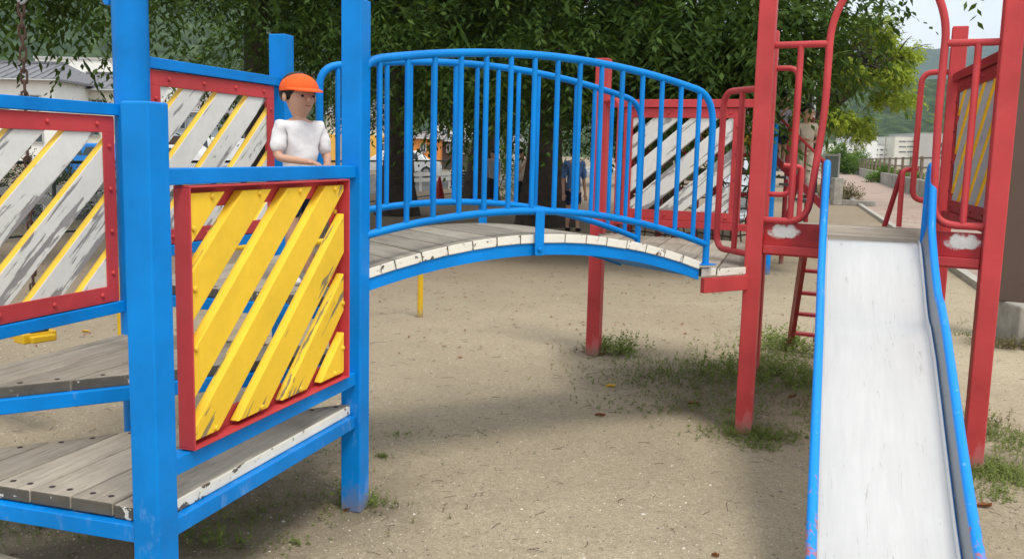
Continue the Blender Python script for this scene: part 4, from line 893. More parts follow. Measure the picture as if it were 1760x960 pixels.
r_ = np.random.default_rng(78); n = 5200; Yp = 6.5+r_.random(n)**.7*22; Xp = r_.uniform(-.55, .45, n)*Yp; k_ = Yp < 9; az = r_.uniform(0, 6.28, n)
D_ = np.stack([np.cos(az), np.sin(az), r_.uniform(-.02, .25, n)], 1); P_ = np.stack([Xp, Yp, np.full(n, .006)], 1); V_, F_ = leafset(P_, unit(D_), unit(np.cross(D_, np.array([0, 0, 1.0])+r_.normal(0, .2, (n, 3)))), r_.uniform(.025, .055, n), r_.uniform(.012, .025, n))
tag(np_mesh('leaf_litter', V_, F_, M['deadleaf']), 'brown leaf litter strewn on the dark soil under the trees', 'leaf litter', kind='stuff')
def fallen(px, py, ln, rzz, m_, label, name='fallen_leaf'):
    g = G(px, py); b = MB(); d_2 = Vector((math.cos(rzz), math.sin(rzz), 0)); s2 = Vector((-d_2.y, d_2.x, 0)); u = Vector((0, 0, 1)); pts = []
    for k, w_, z_ in ((-.5, 0, .004), (-.3, .2, .010), (0, .28, .012), (.3, .18, .009), (.5, 0, .016)): pts.append((k, w_, z_))
    vs_ = []; 
    for k, w_, z_ in pts: vs_ += [g+d_2*k*ln-s2*w_*ln+u*(z_+.008), g+d_2*k*ln+u*(z_*.4), g+d_2*k*ln+s2*w_*ln+u*(z_+.006)]
    b.add(vs_, [(3*i+j, 3*i+j+1, 3*i+j+4, 3*i+j+3) for i in range(4) for j in range(2)]); o = b.build(name, m_, origin=g); tag(o, label, 'leaf')
fallen(1049, 665, .065, .2, M['yellowleaf'], 'bright yellow fallen leaf lying left of the near red posts')
fallen(1034, 610, .06, .4, M['deadleaf'], 'pale orange fallen leaf at the foot of the far red post')
fallen(1031, 715, .06, -.2, M['deadleaf'], 'brown fallen leaf on the sand below the yellow leaf')
fallen(1191, 695, .07, .1, M['deadleaf'], 'reddish curled leaf among the weeds left of the near red post')
fallen(1691, 871, .07, 0.0, M['deadleaf'], 'orange brown leaf lying in front of the right hand red post')
fallen(600, 878, .05, .3, M['deadleaf'], 'red brown leaf touching the foot of the middle blue post')
fallen(1362, 683, .06, .5, M['deadleaf'], 'rust coloured leaf near the left edge of the slide')
fallen(1229, 957, .03, -.5, M['deadleaf'], 'small dark leaf on the bare sand at the bottom edge')
fallen(147, 571, .06, .1, M['yellowleaf'], 'pale yellow leaf on the ground beyond the upper wooden step')

# ------------------------------------------------------------------ chain link fence along the road
FN = thing('chain_link_fence', onf(0), 'low dark green framed chain link fence along the road behind the play area', 'fence')
fl0, fl1 = -7.0, 26.0; fz = 1.17; f3 = Vector((fdir.x, fdir.y, 0))
b = MB(); b.tube([onf(fl0)+Vector((0, 0, fz)), onf(fl1)+Vector((0, 0, fz))], .026, 8); b.build('top_rail', M['fencegreen'], FN, smooth=True)
b = MB(); b.tube([onf(fl0)+Vector((0, 0, .07)), onf(fl1)+Vector((0, 0, .07))], .018, 6); b.build('bottom_rail', M['fencegreen'], FN, smooth=True)
s = fl0
while s <= fl1+.01:
    b = MB(); b.tube([onf(s), onf(s)+Vector((0, 0, fz+.02))], .030, 8); b.build('fence_post', M['fencegreen'], FN, smooth=True); s += 2.0
V_ = []; F_ = []; pit = .065; hgt = fz-.09; k = 0; s = fl0; fn3 = Vector((fn.x, fn.y, 0))*.0
nw = int((fl1-fl0+hgt)/pit); wv = []
for i in range(nw):
    for sg in (-1, 1):
        s0_ = fl0+i*pit-(hgt if sg > 0 else 0); s1_ = s0_+sg*hgt if sg > 0 else s0_-hgt
        a0, a1, z0_, z1_ = (s0_, s0_+hgt, .08, .08+hgt) if sg > 0 else (s0_, s0_-hgt, .08, .08+hgt)
        # clip to fence ends
        def cl(a, z, a2, z2, lim, low):
            if (a < lim) == low and (a2 < lim) == low: return None
            return a, z
        t0, t1 = 0.0, 1.0; da = a1-a0
        for lim, low in ((fl0, True), (fl1, False)):
            tt = (lim-a0)/da
            if (da > 0) == low: t0 = max(t0, tt)
            else: t1 = min(t1, tt)
        if t0 >= t1: continue
        wv.append((a0+da*t0, z0_+hgt*t0, a0+da*t1, z0_+hgt*t1))
wa = np.array(wv); o0 = np.array(onf(0)); fd = np.array(f3)
pA = o0+wa[:, :1]*fd+np.stack([np.zeros(len(wa)), np.zeros(len(wa)), wa[:, 1]], 1); pB = o0+wa[:, 2:3]*fd+np.stack([np.zeros(len(wa)), np.zeros(len(wa)), wa[:, 3]], 1)
dd = unit(pB-pA); s1v = unit(np.cross(dd, np.array([fn.x, fn.y, 0])))*.0028; s2v = np.tile(np.array([fn.x, fn.y, 0])*.0028, (len(wa), 1))
V_ = np.stack([pA+s1v, pA-s1v*.5+s2v, pA-s1v*.5-s2v, pB+s1v, pB-s1v*.5+s2v, pB-s1v*.5-s2v], 1).reshape(-1, 3)
F_ = (np.array([[0, 1, 4, 3], [1, 2, 5, 4], [2, 0, 3, 5]])[None]+np.arange(len(wa))[:, None, None]*6).reshape(-1, 4)
np_mesh('wire_mesh', V_, F_, M['wire'], FN, kind='stuff', world=Matrix.Translation(onf(0))).data.transform(Matrix.Translation(-onf(0)))
GR = thing('guard_rail', onf(20, 2.0), 'white roadside guard rail of flat beams on posts behind the chain link fence', 'guard rail')
for z_ in (.62, .42):
    b = MB(); a_, c_ = onf(-6, 2.0)+Vector((0, 0, z_)), onf(60, 2.0)+Vector((0, 0, z_)); b.bar(a_, c_, .04, .13); b.build('beam', M['guard'], GR)
for i in range(22):
    b = MB(); p = onf(-5+i*3, 2.05); b.tube([p, p+Vector((0, 0, .72))], .05, 8); b.build('guard_post', M['guard'], GR, smooth=True)

# ------------------------------------------------------------------ houses
def house(label, Y, px0, px1, yeave, wall, roof='tile', yridge=None, wins=(), depth=7, band=None, hip=1.2, cat='house', name='house', over=.5, xs=None):
    a_, c_ = at(px0, yeave, Y), at(px1, yeave, Y); x0, x1, h_ = a_.x, c_.x, (a_.z+c_.z)/2
    t = thing(name, ((x0+x1)/2, Y, 0), label, cat); b = MB(); b.box(((x0+x1)/2, Y+depth/2, h_/2), (x1-x0, depth, h_)); b.build('wall', M[wall], t)
    if band: zb = at((px0+px1)/2, band[0], Y-.05).z; b = MB(); b.box(((x0+x1)/2, Y-.03, zb/2), (x1-x0+.06, .06, zb)); b.build('lower_wall', M[band[1]], t)
    if yridge is not None:
        hr = at((px0+px1)/2, yridge, Y+depth/2).z; X0, X1, Y0, Y1 = x0-over, x1+over, Y-over, Y+depth+over; b = MB(); ym = Y+depth/2; th = .14; z0_ = h_
        vs_ = [(X0, Y0, z0_), (X1, Y0, z0_), (X1, Y1, z0_), (X0, Y1, z0_), (X0+hip, ym, hr), (X1-hip, ym, hr), (X0, Y0, z0_-th), (X1, Y0, z0_-th), (X1, Y1, z0_-th), (X0, Y1, z0_-th)]
        b.add(vs_, [(0, 1, 5, 4), (1, 2, 5), (2, 3, 4, 5), (3, 0, 4), (0, 6, 7, 1), (1, 7, 8, 2), (2, 8, 9, 3), (3, 9, 6, 0), (6, 9, 8, 7)]); ro = b.build('roof', M[roof], t)
        nrib = int((x1-x0)/.55); b = MB()
        for i in range(nrib):
            x = X0+(X1-X0)*(i+.5)/nrib; xt = min(max(x, X0+hip), X1-hip); b.bar((x, Y0+.02, z0_+.03), (xt, ym, hr+.03), .10, .05)
        b.bar((X0+hip, ym, hr+.08), (X1-hip, ym, hr+.08), .22, .16); b.build('tile_ribs', M[roof], ro, kind='stuff')
        b = MB(); b.tube([(X0, Y0-.06, z0_-.1), (X1, Y0-.06, z0_-.1)], .06, 8); b.build('gutter', M['trim'], t)
    else: b = MB(); b.box(((x0+x1)/2, Y+depth/2, h_+.1), (x1-x0+.2, depth+.2, .2)); b.build('parapet', M['trim'], t)
    for (u0, v0, u1, v1) in wins:
        p, q = at(u0, v0, Y), at(u1, v1, Y); cx_, cz_, w_, hh = (p.x+q.x)/2, (p.z+q.z)/2, q.x-p.x, p.z-q.z
        b = MB(); yy = Y-.07 if band is None or cz_ > zb else Y-.12
        for (dx, dz, ww, h2) in ((0, hh/2, w_, .07), (0, -hh/2, w_+.1, .08), (-w_/2, 0, .07, hh), (w_/2, 0, .07, hh), (0, 0, .05, hh)): b.box((cx_+dx, yy, cz_+dz), (ww, .1, h2))
        wo_ = b.build('window', M['trim'], t); b = MB(); b.box((cx_, yy+.025, cz_), (w_-.05, .03, hh-.05)); b.build('pane', M['glass'], wo_)
    return t
house('tall plain white building standing behind the tiled house at upper left', 84, 60, 250, 103, 'white', wins=((126, 124, 146, 130),), depth=10, cat='building')
t = house('cream house with grey tiled roof and small windows, left of the blue column', 66, 93, 199, 152, 'cream', 'tile', 127, wins=((109, 166, 130, 174), (146, 170, 154, 177), (157, 171, 178, 178), (110, 215, 130, 235), (150, 213, 172, 233), (190, 205, 196, 228)))
house('white gabled house with a canopied window at the far left edge', 61, -90, 92, 134, 'white', 'tile', 108, wins=((33, 163, 70, 186), (40, 225, 75, 245), (-20, 165, 15, 186)))
house('pale blue clad house with grey roof seen through the far slat panel, leftmost there', 58, 288, 352, 190, 'bluewall', 'tile2', 157, wins=((300, 205, 320, 222), (325, 235, 345, 262)), band=(234, 'dbrown'))
house('pink-grey roofed house seen through the far slat panel, right of the pale blue one', 62, 356, 470, 208, 'cream', 'tile2', 172, wins=((372, 222, 392, 240), (410, 222, 430, 242)), band=(244, 'greywall'))
house('house with cream upper wall and yellow lower wall, right of the middle blue post', 78, 560, 672, 196, 'cream', 'tile', 176, wins=((655, 203, 665, 219), (656, 246, 665, 270), (632, 205, 645, 220)), band=(232, 'ochre'))
house('small bright orange house seen between the dark trunks', 74, 711, 757, 236, 'orange', 'tile2', 229, wins=((723, 247, 732, 262), (740, 250, 750, 264)), hip=.5, over=.2)
house('low dark brown house to the right of the orange house', 76, 758, 815, 241, 'dbrown', 'tile', 234, wins=((768, 248, 778, 262), (786, 248, 800, 264)), hip=.5, over=.25)
house('white house rising behind the orange and brown houses', 96, 738, 812, 214, 'white', wins=((760, 222, 768, 230), (785, 222, 793, 230)), cat='house')
house('white house with a grey tiled roof seen right of the bench trunk', 80, 828, 900, 246, 'white', 'tile', 231, wins=((846, 252, 856, 262), (866, 252, 876, 262)), hip=.8)
# factory buildings beyond the river
def block(label, Y, px0, px1, ytop, wall, wins, depth=30, name='building'):
    return house(label, Y, px0, px1, ytop, wall, wins=wins, depth=depth, name=name, cat='building')
wr = [(1450+i*9, 256, 1455+i*9, 258.5) for i in range(9)]+[(1458+i*9, 265, 1463+i*9, 267) for i in range(8)]
block('long low white factory building with rows of small windows across the river', 380, 1425, 1540, 249, 'white', wr)
block('white block with a windowed top storey rising from the long factory roof', 376, 1481, 1509, 235, 'white', [(1483+i*5, 239.5, 1486.5+i*5, 242) for i in range(5)])
block('cream four storey building with long dark window strips right of the white factory', 372, 1539, 1580, 235, 'beigewall', [(1545, 242, 1557, 244), (1559, 242, 1575, 244), (1545, 251, 1557, 253), (1559, 251, 1575, 253), (1545, 260, 1557, 262), (1559, 260, 1575, 262)])
block('big grey concrete building rightmost in the row across the river', 368, 1580, 1735, 231, 'greywall', [(1612, 245, 1626, 254), (1640, 246, 1660, 256), (1612, 258, 1626, 266)])
t = thing('chimney', at(1463, 272, 384)*1, 'thin white chimney standing on the long low factory roof', 'chimney'); b = MB(); p = at(1463, 248, 384); q = at(1463, 242, 384); b.tube([(p.x, 384, 9), (q.x, 384, q.z)], .8, 10); b.build('stack', M['white'], t)
GP = 'utility poles among the factory buildings'
for i, (px, y0, lab) in enumerate(((1454, 235, 'thin utility pole left of the white chimney'), (1523, 234, 'thin utility pole left of the cream four storey building'))):
    q = at(px, y0, 300); t = thing('utility_pole', (q.x, 300, 0), lab, 'pole', GP); b = MB(); b.tube([(q.x, 300, 0), (q.x, 300, q.z)], .16, 6); b.build('shaft', M['concrete'], t)
    for dz in (.6, 1.8): b = MB(); b.bar((q.x-1.1, 300, q.z-dz), (q.x+1.1, 300, q.z-dz), .12, .12); b.build('crossarm', M['trim'], t)
# river wall with brown fence
WL = thing('low_wall', onw(50), 'low weathered concrete river wall along the right side of the path', 'wall')
for i in range(34):
    a_, c_ = onw(12+i*5, .12), onw(16.97+i*5, .12); b = MB(); b.bar(a_+Vector((0, 0, .37)), c_+Vector((0, 0, .37)), .3, .74); b.build('wall_section', M['wallc'], WL, bevel=.01)
BF = thing('river_fence', onw(50, .3), 'brown two rail fence standing on top of the river wall', 'fence')
for z_ in (1.72, 1.28):
    b = MB(); b.bar(onw(30, .35)+Vector((0, 0, z_)), onw(112, .35)+Vector((0, 0, z_)), .07, .08); b.build('rail', M['brownrail'], BF)
for i in range(17):
    b = MB(); p = onw(30+i*5.0, .35); b.bar(p, p+Vector((0, 0, 1.80)), .12, .12, (0, 1, 0)); b.build('fence_post', M['brownrail'], BF)
# stone posts and notice board at the park entrance
p = G(1436, 352); ST = thing('stone_gate_post', p, 'short square grey stone post with a low stone curb at the path edge', 'post')
b = MB(); b.box((p.x, p.y, .46), (.32, .3, .92), .15); b.build('shaft', M['concrete'], ST, bevel=.02)
b = MB(); b.bar((p.x+.2, p.y+.1, .09), (p.x+1.15, p.y-.5, .09), .25, .18); b.build('curb', M['concrete'], ST, bevel=.02)
p2 = at(1424, 345, 33.5); NB = thing('notice_board', (p2.x, 33.5, 0), 'grey framed notice board standing behind the stone post', 'board')
for dx in (-.26, .26): b = MB(); b.box((p2.x+dx, 33.5, .88), (.08, .08, 1.76), 0); b.build('leg', M['trim'], NB)
b = MB(); b.box((p2.x, 33.47, 1.15), (.56, .05, 1.15)); b.build('board', M['greywall'], NB, bevel=.01)
b = MB(); b.box((p2.x, 33.43, 1.15), (.46, .02, 1.0)); b.build('panel_sheet', M['sign'], NB)

# ------------------------------------------------------------------ street lamp, cone, bench, cars
q = at(1407, 62, 24); LP = thing('park_lamp', (q.x, 24, 0), 'white and grey park lamp pole behind the left pipe of the slide hoop', 'lamp')
b = MB(); b.tube([(q.x, 24, 0), (q.x, 24, q.z)], [.055, .045], 12); b.build('pole', M['trim'], LP, smooth=True)
b = MB(); b.tube([(q.x, 24, q.z-.45), (q.x, 24, q.z)], .09, 12); b.build('collar', M['white'], LP, smooth=True)
for dz, wd_ in ((0, .5), (-.3, .36)):
    b = MB(); b.extr([(q.x-.05, 23.8, q.z+dz), (q.x+wd_, 23.8, q.z+dz+.14), (q.x+wd_, 24.2, q.z+dz+.14), (q.x-.05, 24.2, q.z+dz)], (0, 0, .07)); b.build('lamp_head', M['white'], LP, bevel=.01)
q = G(755, 345); CN = thing('traffic_cone', q, 'red traffic cone standing in front of the chain link fence', 'traffic cone')
b = MB(); b.tube([q+Vector((0, 0, .03)), q+Vector((0, 0, .3)), q+Vector((0, 0, .72))], [.17, .12, .035], 20); b.build('cone', M['cone'], CN, smooth=True)
b = MB(); b.box(q+Vector((0, 0, .02)), (.42, .42, .04), .3); b.build('base', M['cone'], CN, bevel=.01)
q = G(812, 347); BN = thing('bench', q, 'dark slatted park bench standing in front of the tree trunk', 'bench')
for k in range(5): b = MB(); b.box(q+Vector((0, .25, .52+k*.085)), (1.35, .03, .07)); b.build('back_slat', M['benchwood'], BN)
for k in range(4): b = MB(); b.box(q+Vector((0, -.13+k*.1, .42)), (1.35, .085, .035)); b.build('seat_slat', M['benchwood'], BN)
for dx in (-.55, .55):
    b = MB(); b.tube([q+Vector((dx, -.18, 0)), q+Vector((dx, -.05, .40)), q+Vector((dx, .28, .40)), q+Vector((dx, .30, .9))], .022, 8); b.tube([q+Vector((dx, .28, 0)), q+Vector((dx, .05, .40))], .022, 8); b.build('leg_frame', M['fencegreen'], BN, smooth=True)
def car(label, px, Y, length, m_='carwhite', van=False, group='cars parked along the road'):
    q = at(px, 300, Y); t = thing('car', (q.x, Y, 0), label, 'car', group); x = q.x; h_ = 1.85 if van else 1.45; w_ = 1.6; L_ = length/2
    prof_ = [(-L_, .3), (-L_, .85), (-L_+.1, 1.0), (-L_*.62, h_-.05), (-L_*.5, h_), (L_*.35 if not van else L_*.7, h_), (L_*.62 if not van else L_*.9, 1.0), (L_*.95, .88), (L_, .6), (L_, .3)]
    b = MB(); b.extr([(x+u, Y-w_/2, z) for u, z in prof_], (0, w_, 0)); b.build('body', M[m_], t, bevel=.06)
    for u0, u1 in ((-L_*.55, -.12), (.0, L_*.38)):
        b = MB(); b.extr([(x+u0-.08, Y-w_/2-.008, 1.0), (x+u1+.05, Y-w_/2-.008, 1.0), (x+u1-.05, Y-w_/2-.008, h_-.14), (x+u0+.06, Y-w_/2-.008, h_-.14)], (0, .01, 0)); b.build('window', M['glass'], t)
    for u in (-L_*.62, L_*.62):
        for yy in (-w_/2-.01, w_/2-.17): b = MB(); b.tube([(x+u, Y+yy, .31), (x+u, Y+yy+.18, .31)], .31, 18); wh_ = b.build('wheel', M['tyre'], t, smooth=True); b = MB(); b.tube([(x+u, Y+yy-.005, .31), (x+u, Y+yy+.185, .31)], .18, 14); b.build('rim', M['trim'], wh_)
    b = MB(); b.box((x-L_-.005, Y-.6, .8), (.03, .18, .2)); b.build('tail_lamp', M['lamp'], t)
car('white car parked on the road, leftmost of those seen through the far slat panel', 318, 42, 3.6); car('white van parked on the road, second through the far slat panel', 372, 46, 3.6, van=True); car('white car parked on the road, rightmost of those seen through the far slat panel', 432, 50, 3.8)
car('white car parked behind the straight dark trunk', 697, 52, 3.9); car('bright blue car parked behind the left white slat panel', 163, 36, 3.3, 'carblue')

# ------------------------------------------------------------------ second play set behind the red tower
PS = thing('second_slide', (at(1270, 380, 18.5).x, 18.5, 0), 'shiny curved steel slide behind the white slat panel and the near red post', 'slide')
b = MB(); ctr = []; 
for k in range(26):
    f = k/25; px_ = 1296-50*f; Y_ = 20.5-3.6*f; z_ = .25+1.25*(1-f)**1.1+.10*math.sin(f*15); p = at(px_, 300, Y_); ctr.append(Vector((p.x, Y_, z_)))
sec = [(-.40, .16), (-.36, .03), (-.15, 0), (.15, 0), (.36, .03), (.40, .16)]
vs_ = [c_+Vector((u, 0, w_)) for c_ in ctr for u, w_ in sec]; b.add(vs_, [(i*6+j, i*6+j+1, i*6+6+j+1, i*6+6+j) for i in range(25) for j in range(5)]); o = b.build('chute', M['chrome'], PS, smooth=True); s2 = o.modifiers.new('t', 'SOLIDIFY'); s2.thickness = .02
for k in (0, 5): b = MB(); b.tube([c_+Vector((sec[k][0], 0, sec[k][1])) for c_ in ctr], .022, 8); b.build('edge_tube', M['chrome'], PS, smooth=True)
for k in (4, 12): b = MB(); b.tube([(ctr[k].x, ctr[k].y, 0), (ctr[k].x, ctr[k].y, ctr[k].z)], .04, 8); b.build('leg', M['dred'], PS)
PT = thing('second_climbing_frame', (at(1160, 330, 14.5).x, 14.5, 0), 'red and yellow climbing frame with rope nets behind the white slat panel', 'climbing frame')
def tb(name, pts, r, m_, par=PT, n=8): b = MB(); b.tube(pts, r, n); return b.build(name, M[m_], par, smooth=True)
fx = [at(px, 300, 14.5).x for px in (1085, 1165, 1235, 1310)]
for x in fx:
    for y_ in (14.5, 16.2): tb('post', [(x, y_, 0), (x, y_, 2.75)], .055, 'dred')
for z_ in (.95, 1.55, 2.35):
    for y_ in (14.5, 16.2): tb('rail', [(fx[0], y_, z_), (fx[-1], y_, z_)], .03, 'dred' if z_ < 2 else 'red')
b = MB(); b.box(((fx[0]+fx[3])/2, 15.35, 1.28), (fx[3]-fx[0], 1.6, .07)); b.build('deck', M['woodd'], PT)
for k in range(11): x = fx[0]+(fx[2]-fx[0])*k/10; tb('guard_bar', [(x, 14.47, 1.6), (x, 14.47, 2.32)], .022, 'yelpipe', n=6)
b = MB(); b.box(((fx[1]+fx[2])/2-.05, 14.44, 2.02), (.62, .04, .42)); b.build('guard_board', M['yelpipe'], PT, bevel=.01)
net = MB()
for k in range(13):
    x = fx[0]+(fx[-1]-fx[0])*k/12; net.tube([(x, 14.5, 1.5), (x+.1*math.sin(k), 14.3, .8), (x, 14.1, .05)], .012, 4)
for k in range(8): z_ = .15+k*.19; net.tube([(fx[0]+(fx[-1]-fx[0])*j/8, 14.12+.27*z_+.02*math.sin(j), z_+.03*math.sin(j*1.7+k)) for j in range(9)], .012, 4)
net.build('rope_net', M['rust'], PT, kind='stuff')
for i, (x_, z0_) in enumerate(((fx[2], 2.5), (fx[2]+.2, 2.45))): tb('hand_loop', fillet([(x_, 14.4, 2.1), (x_, 14.4, z0_), (x_+.22, 14.4, z0_), (x_+.22, 14.4, 2.1)], .08, 5), .024, 'red')
STR = thing('metal_stairs', (at(1370, 340, 12.5).x, 12.5, 0), 'red metal stairs with handrails seen behind the left side of the slide', 'stairs')
for dy in (0, .75):
    p_, q_ = at(1322, 262, 12.5+dy), at(1412, 352, 12.0+dy); p_ = Vector(p_); q_ = Vector(q_); d_3 = q_-p_
    b = MB(); b.bar(p_-d_3*.15, q_+d_3*.02, .04, .09); b.build('stringer', M['dred'], STR)
    tb('handrail', [p_-d_3*.15+Vector((0, 0, .55)), q_+d_3*.02+Vector((0, 0, .55))], .02, 'red', STR)
    for f in (0, .33, .66, .98): c_ = p_+d_3*f; tb('baluster', [c_, c_+Vector((0, 0, .55))], .014, 'dred', STR, 6)
p_ = at(1322, 262, 12.5); q_ = at(1412, 352, 12.0)
for f in (.05, .2, .35, .5, .65, .8, .95): c_ = Vector(p_).lerp(Vector(q_), f); b = MB(); b.box(c_+Vector((0, .4, 0)), (.2, .72, .03)); b.build('tread', M['galv'], STR)
q = at(1327, 300, 12.2); tb('post', [(q.x, 12.2, 0), (q.x, 12.2, 1.95)], .05, 'blue', STR)
for px_ in (1352, 1390): q = at(px_, 300, 13.5); tb('post', [(q.x, 13.5, 0), (q.x, 13.5, 2.1)], .035, 'dred', STR)

# ------------------------------------------------------------------ people
def skinmesh(name, V_, E_, R_, m_, parent, base, yaw, sub=2, root=0):
    me = bpy.data.meshes.new(name); me.from_pydata([Vector(v) for v in V_], E_, []); me.materials.append(m_)
    o = bpy.data.objects.new(name, me); link(o, parent, Matrix.Translation(base) @ Matrix.Rotation(yaw, 4, 'Z'))
    sk = o.modifiers.new('skin', 'SKIN'); sk.use_smooth_shade = True; lay = me.skin_vertices[0] if me.skin_vertices else None
    if lay is None:
        bm = bmesh.new(); bm.from_mesh(me); bm.verts.layers.skin.verify(); bm.to_mesh(me); bm.free(); lay = me.skin_vertices[0]
    for i, r in enumerate(R_): lay.data[i].radius = (r, r) if not isinstance(r, tuple) else r; lay.data[i].use_root = (i == root)
    ss = o.modifiers.new('sub', 'SUBSURF'); ss.levels = sub; ss.render_levels = sub
    return o
FOLD = bpy.data.textures.new('cloth_folds', 'CLOUDS'); FOLD.noise_scale = .055; FOLD.noise_depth = 1
def person(label, base, H, yaw, arms, cols, hat=None, long_hair=False, child=True, skirt=False, stride=.0, group=None, cat='person', longs=False):
    """local frame: facing -Y. arms: list of two (elbow, wrist) in units of H for left(-x) and right(+x)."""
    t = thing('person', base, label, cat, group, rz=yaw); hd = .098 if child else .068; top = 1.0
    hc = top-hd*1.12; nk = hc-hd*1.05; sh = hc-hd*1.33; hip = .475; sx_ = .098 if child else .105
    V_ = []; E_ = []; Rr = []
    def v(p, r, par=None):
        V_.append((p[0]*H, p[1]*H, p[2]*H)); Rr.append(r*H if not isinstance(r, tuple) else (r[0]*H, r[1]*H))
        if par is not None: E_.append((par, len(V_)-1))
        return len(V_)-1
    pel = v((0, 0, hip+.02), (.078, .058)); wa = v((0, 0, (hip+sh)/2), (.070, .052), pel); chs = v((0, .004, sh-.03), (.078, .055), wa); nck = v((0, .006, nk), .027, chs)
    jaw = v((0, -.012, hc-hd*.55), (hd*.66, hd*.66), nck); mid = v((0, -.002, hc+hd*.05), (hd*.78, hd*.86), jaw); v((0, .004, hc+hd*.62), (hd*.60, hd*.66), mid)
    hands = []
    for k, sg in enumerate((-1, 1)):
        el, wr = arms[k]; s_ = v((sg*sx_, 0, sh-.015), .031, chs); e_ = v(el, .023, s_); w_ = v(wr, .016, e_)
        d = Vector(wr)-Vector(el); d.normalize(); palm = Vector(wr)+d*.034; inn = Vector((-sg, 0, 0)); sd_ = d.cross(Vector((0, 0, 1)) if abs(d.z) < .8 else Vector((0, 1, 0))).normalized()
        p_ = v(palm, (.020, .012), w_); hands.append(palm)
        for j, (off_, ln_) in enumerate(((-.016, .030), (-.0055, .036), (.0055, .034), (.016, .027))):
            r0 = palm+sd_*off_+d*.018; k1 = v(r0, .0066, p_); k2 = v(r0+d*ln_*.55+Vector((0, 0, -.004)), .0058, k1); v(r0+d*ln_+Vector((0, 0, -.014)), .0048, k2)
        th_ = v(palm+inn*0+sd_*(-sg)*.024-d*.004, .0068, p_); v(palm+sd_*(-sg)*.034+d*.018, .0056, th_)
        hx = sg*.048; kn = (hx, -.006-stride*sg*.5, .27); an = (hx, .008-stride*sg, .045); h2 = v((hx, 0, hip-.02), (.050, .052), pel); k2 = v(kn, .034, h2); a2 = v(an, .021, k2); v((hx, an[1]-.06, .018), (.021, .013), a2)
    skinmesh('body', V_, E_, Rr, M['skin'], t, base, yaw)
    def garment(name, pts, edges, rad, m_):
        o = skinmesh(name, [tuple(c*H for c in p) for p in pts], edges, [(r*H if not isinstance(r, tuple) else (r[0]*H, r[1]*H)) for r in rad], M[m_], t, base, yaw, 3)
        dm = o.modifiers.new('folds', 'DISPLACE'); dm.texture = FOLD; dm.strength = .022*H; dm.mid_level = .5; dm.texture_coords = 'LOCAL'; return o
    le, lw = arms[0]; re, rw = arms[1]; f = .55; lerp = lambda a, b_, k: tuple(a[i]+(b_[i]-a[i])*k for i in range(3))
    ls, rs = (-sx_, 0, sh-.015), (sx_, 0, sh-.015)
    garment('shirt', [(0, 0, hip-.035), (0, 0, (hip+sh)/2), (0, .003, sh-.025), ls, lerp(ls, le, .9), rs, lerp(rs, re, .9), (0, .002, nk-.022)], [(0, 1), (1, 2), (2, 3), (3, 4), (2, 5), (5, 6), (2, 7)], [(.098, .078), (.088, .070), (.090, .066), .042, .036, .042, .036, .040], cols[0])
    if skirt: 
        b = MB(); n = 20; rows = []
        for z_, r in ((hip+.04, .085), (hip-.06, .105), (.16, .13)): rows.append([Vector((math.cos(6.2832*j/n)*r*H, math.sin(6.2832*j/n)*r*.8*H, z_*H)) for j in range(n)])
        mw_ = Matrix.Translation(base) @ Matrix.Rotation(yaw, 4, 'Z'); b.add([mw_ @ p for r in rows for p in r], [(i*n+j, i*n+(j+1) % n, (i+1)*n+(j+1) % n, (i+1)*n+j) for i in range(2) for j in range(n)]); b.build('skirt', M[cols[1]], t, mw=mw_, smooth=True)
    else:
        zb = .07 if longs else .30
        garment('trousers' if longs else 'shorts', [(0, 0, hip+.03), (-.05, 0, hip-.03), (-.05, -.004+stride*.3, (zb+hip)/2), (-.05, -.004+stride*(.9 if longs else .4), zb), (.05, 0, hip-.03), (.05, -.004-stride*.3, (zb+hip)/2), (.05, -.004-stride*(.9 if longs else .4), zb)], [(0, 1), (1, 2), (2, 3), (0, 4), (4, 5), (5, 6)], [(.084, .066), .056, .050, .040 if longs else .050, .056, .050, .040 if longs else .050], cols[1])
    mw_ = Matrix.Translation(base) @ Matrix.Rotation(yaw, 4, 'Z')
    def ell(name, c, rx, ry, rz_, m_, z0=-1.0, nu=20, nv=12, par=t, tilt=None):
        b = MB(); vs_ = []; 
        for i in range(nv+1):
            ph = math.asin(max(-1, z0))+(math.pi/2-math.asin(max(-1, z0)))*i/nv
            for j in range(nu): a = 6.2832*j/nu; vs_.append(mw_ @ (Vector((c[0]+rx*math.cos(ph)*math.cos(a), c[1]+ry*math.cos(ph)*math.sin(a), c[2]+rz_*math.sin(ph)))*H))
        b.add(vs_, [(i*nu+j, i*nu+(j+1) % nu, (i+1)*nu+(j+1) % nu, (i+1)*nu+j) for i in range(nv) for j in range(nu)]); return b.build(name, M[m_], par, mw=mw_, smooth=True)
    hr = ell('hair', (0, hd*.22, hc+hd*.22), hd*.86, hd*.88, hd*.92, 'hair', z0=-.75 if long_hair else -.5)
    for sg in (-1, 1):
        ell('eye', (sg*hd*.30, -hd*.83, hc-hd*.05), hd*.085, hd*.05, hd*.06, 'black', nu=8, nv=6); ell('ear', (sg*hd*.80, 0, hc-hd*.12), hd*.09, hd*.16, hd*.22, 'skin', nu=8, nv=6)
        ell('shoe', (sg*.048, -.02-stride*sg, .016), .030, .062, .026, cols[2], nu=12, nv=8)
    ell('nose', (0, -hd*.90, hc-hd*.22), hd*.09, hd*.12, hd*.13, 'skin', nu=8, nv=6); ell('mouth', (0, -hd*.83, hc-hd*.50), hd*.17, hd*.05, hd*.04, 'lips', nu=8, nv=6)
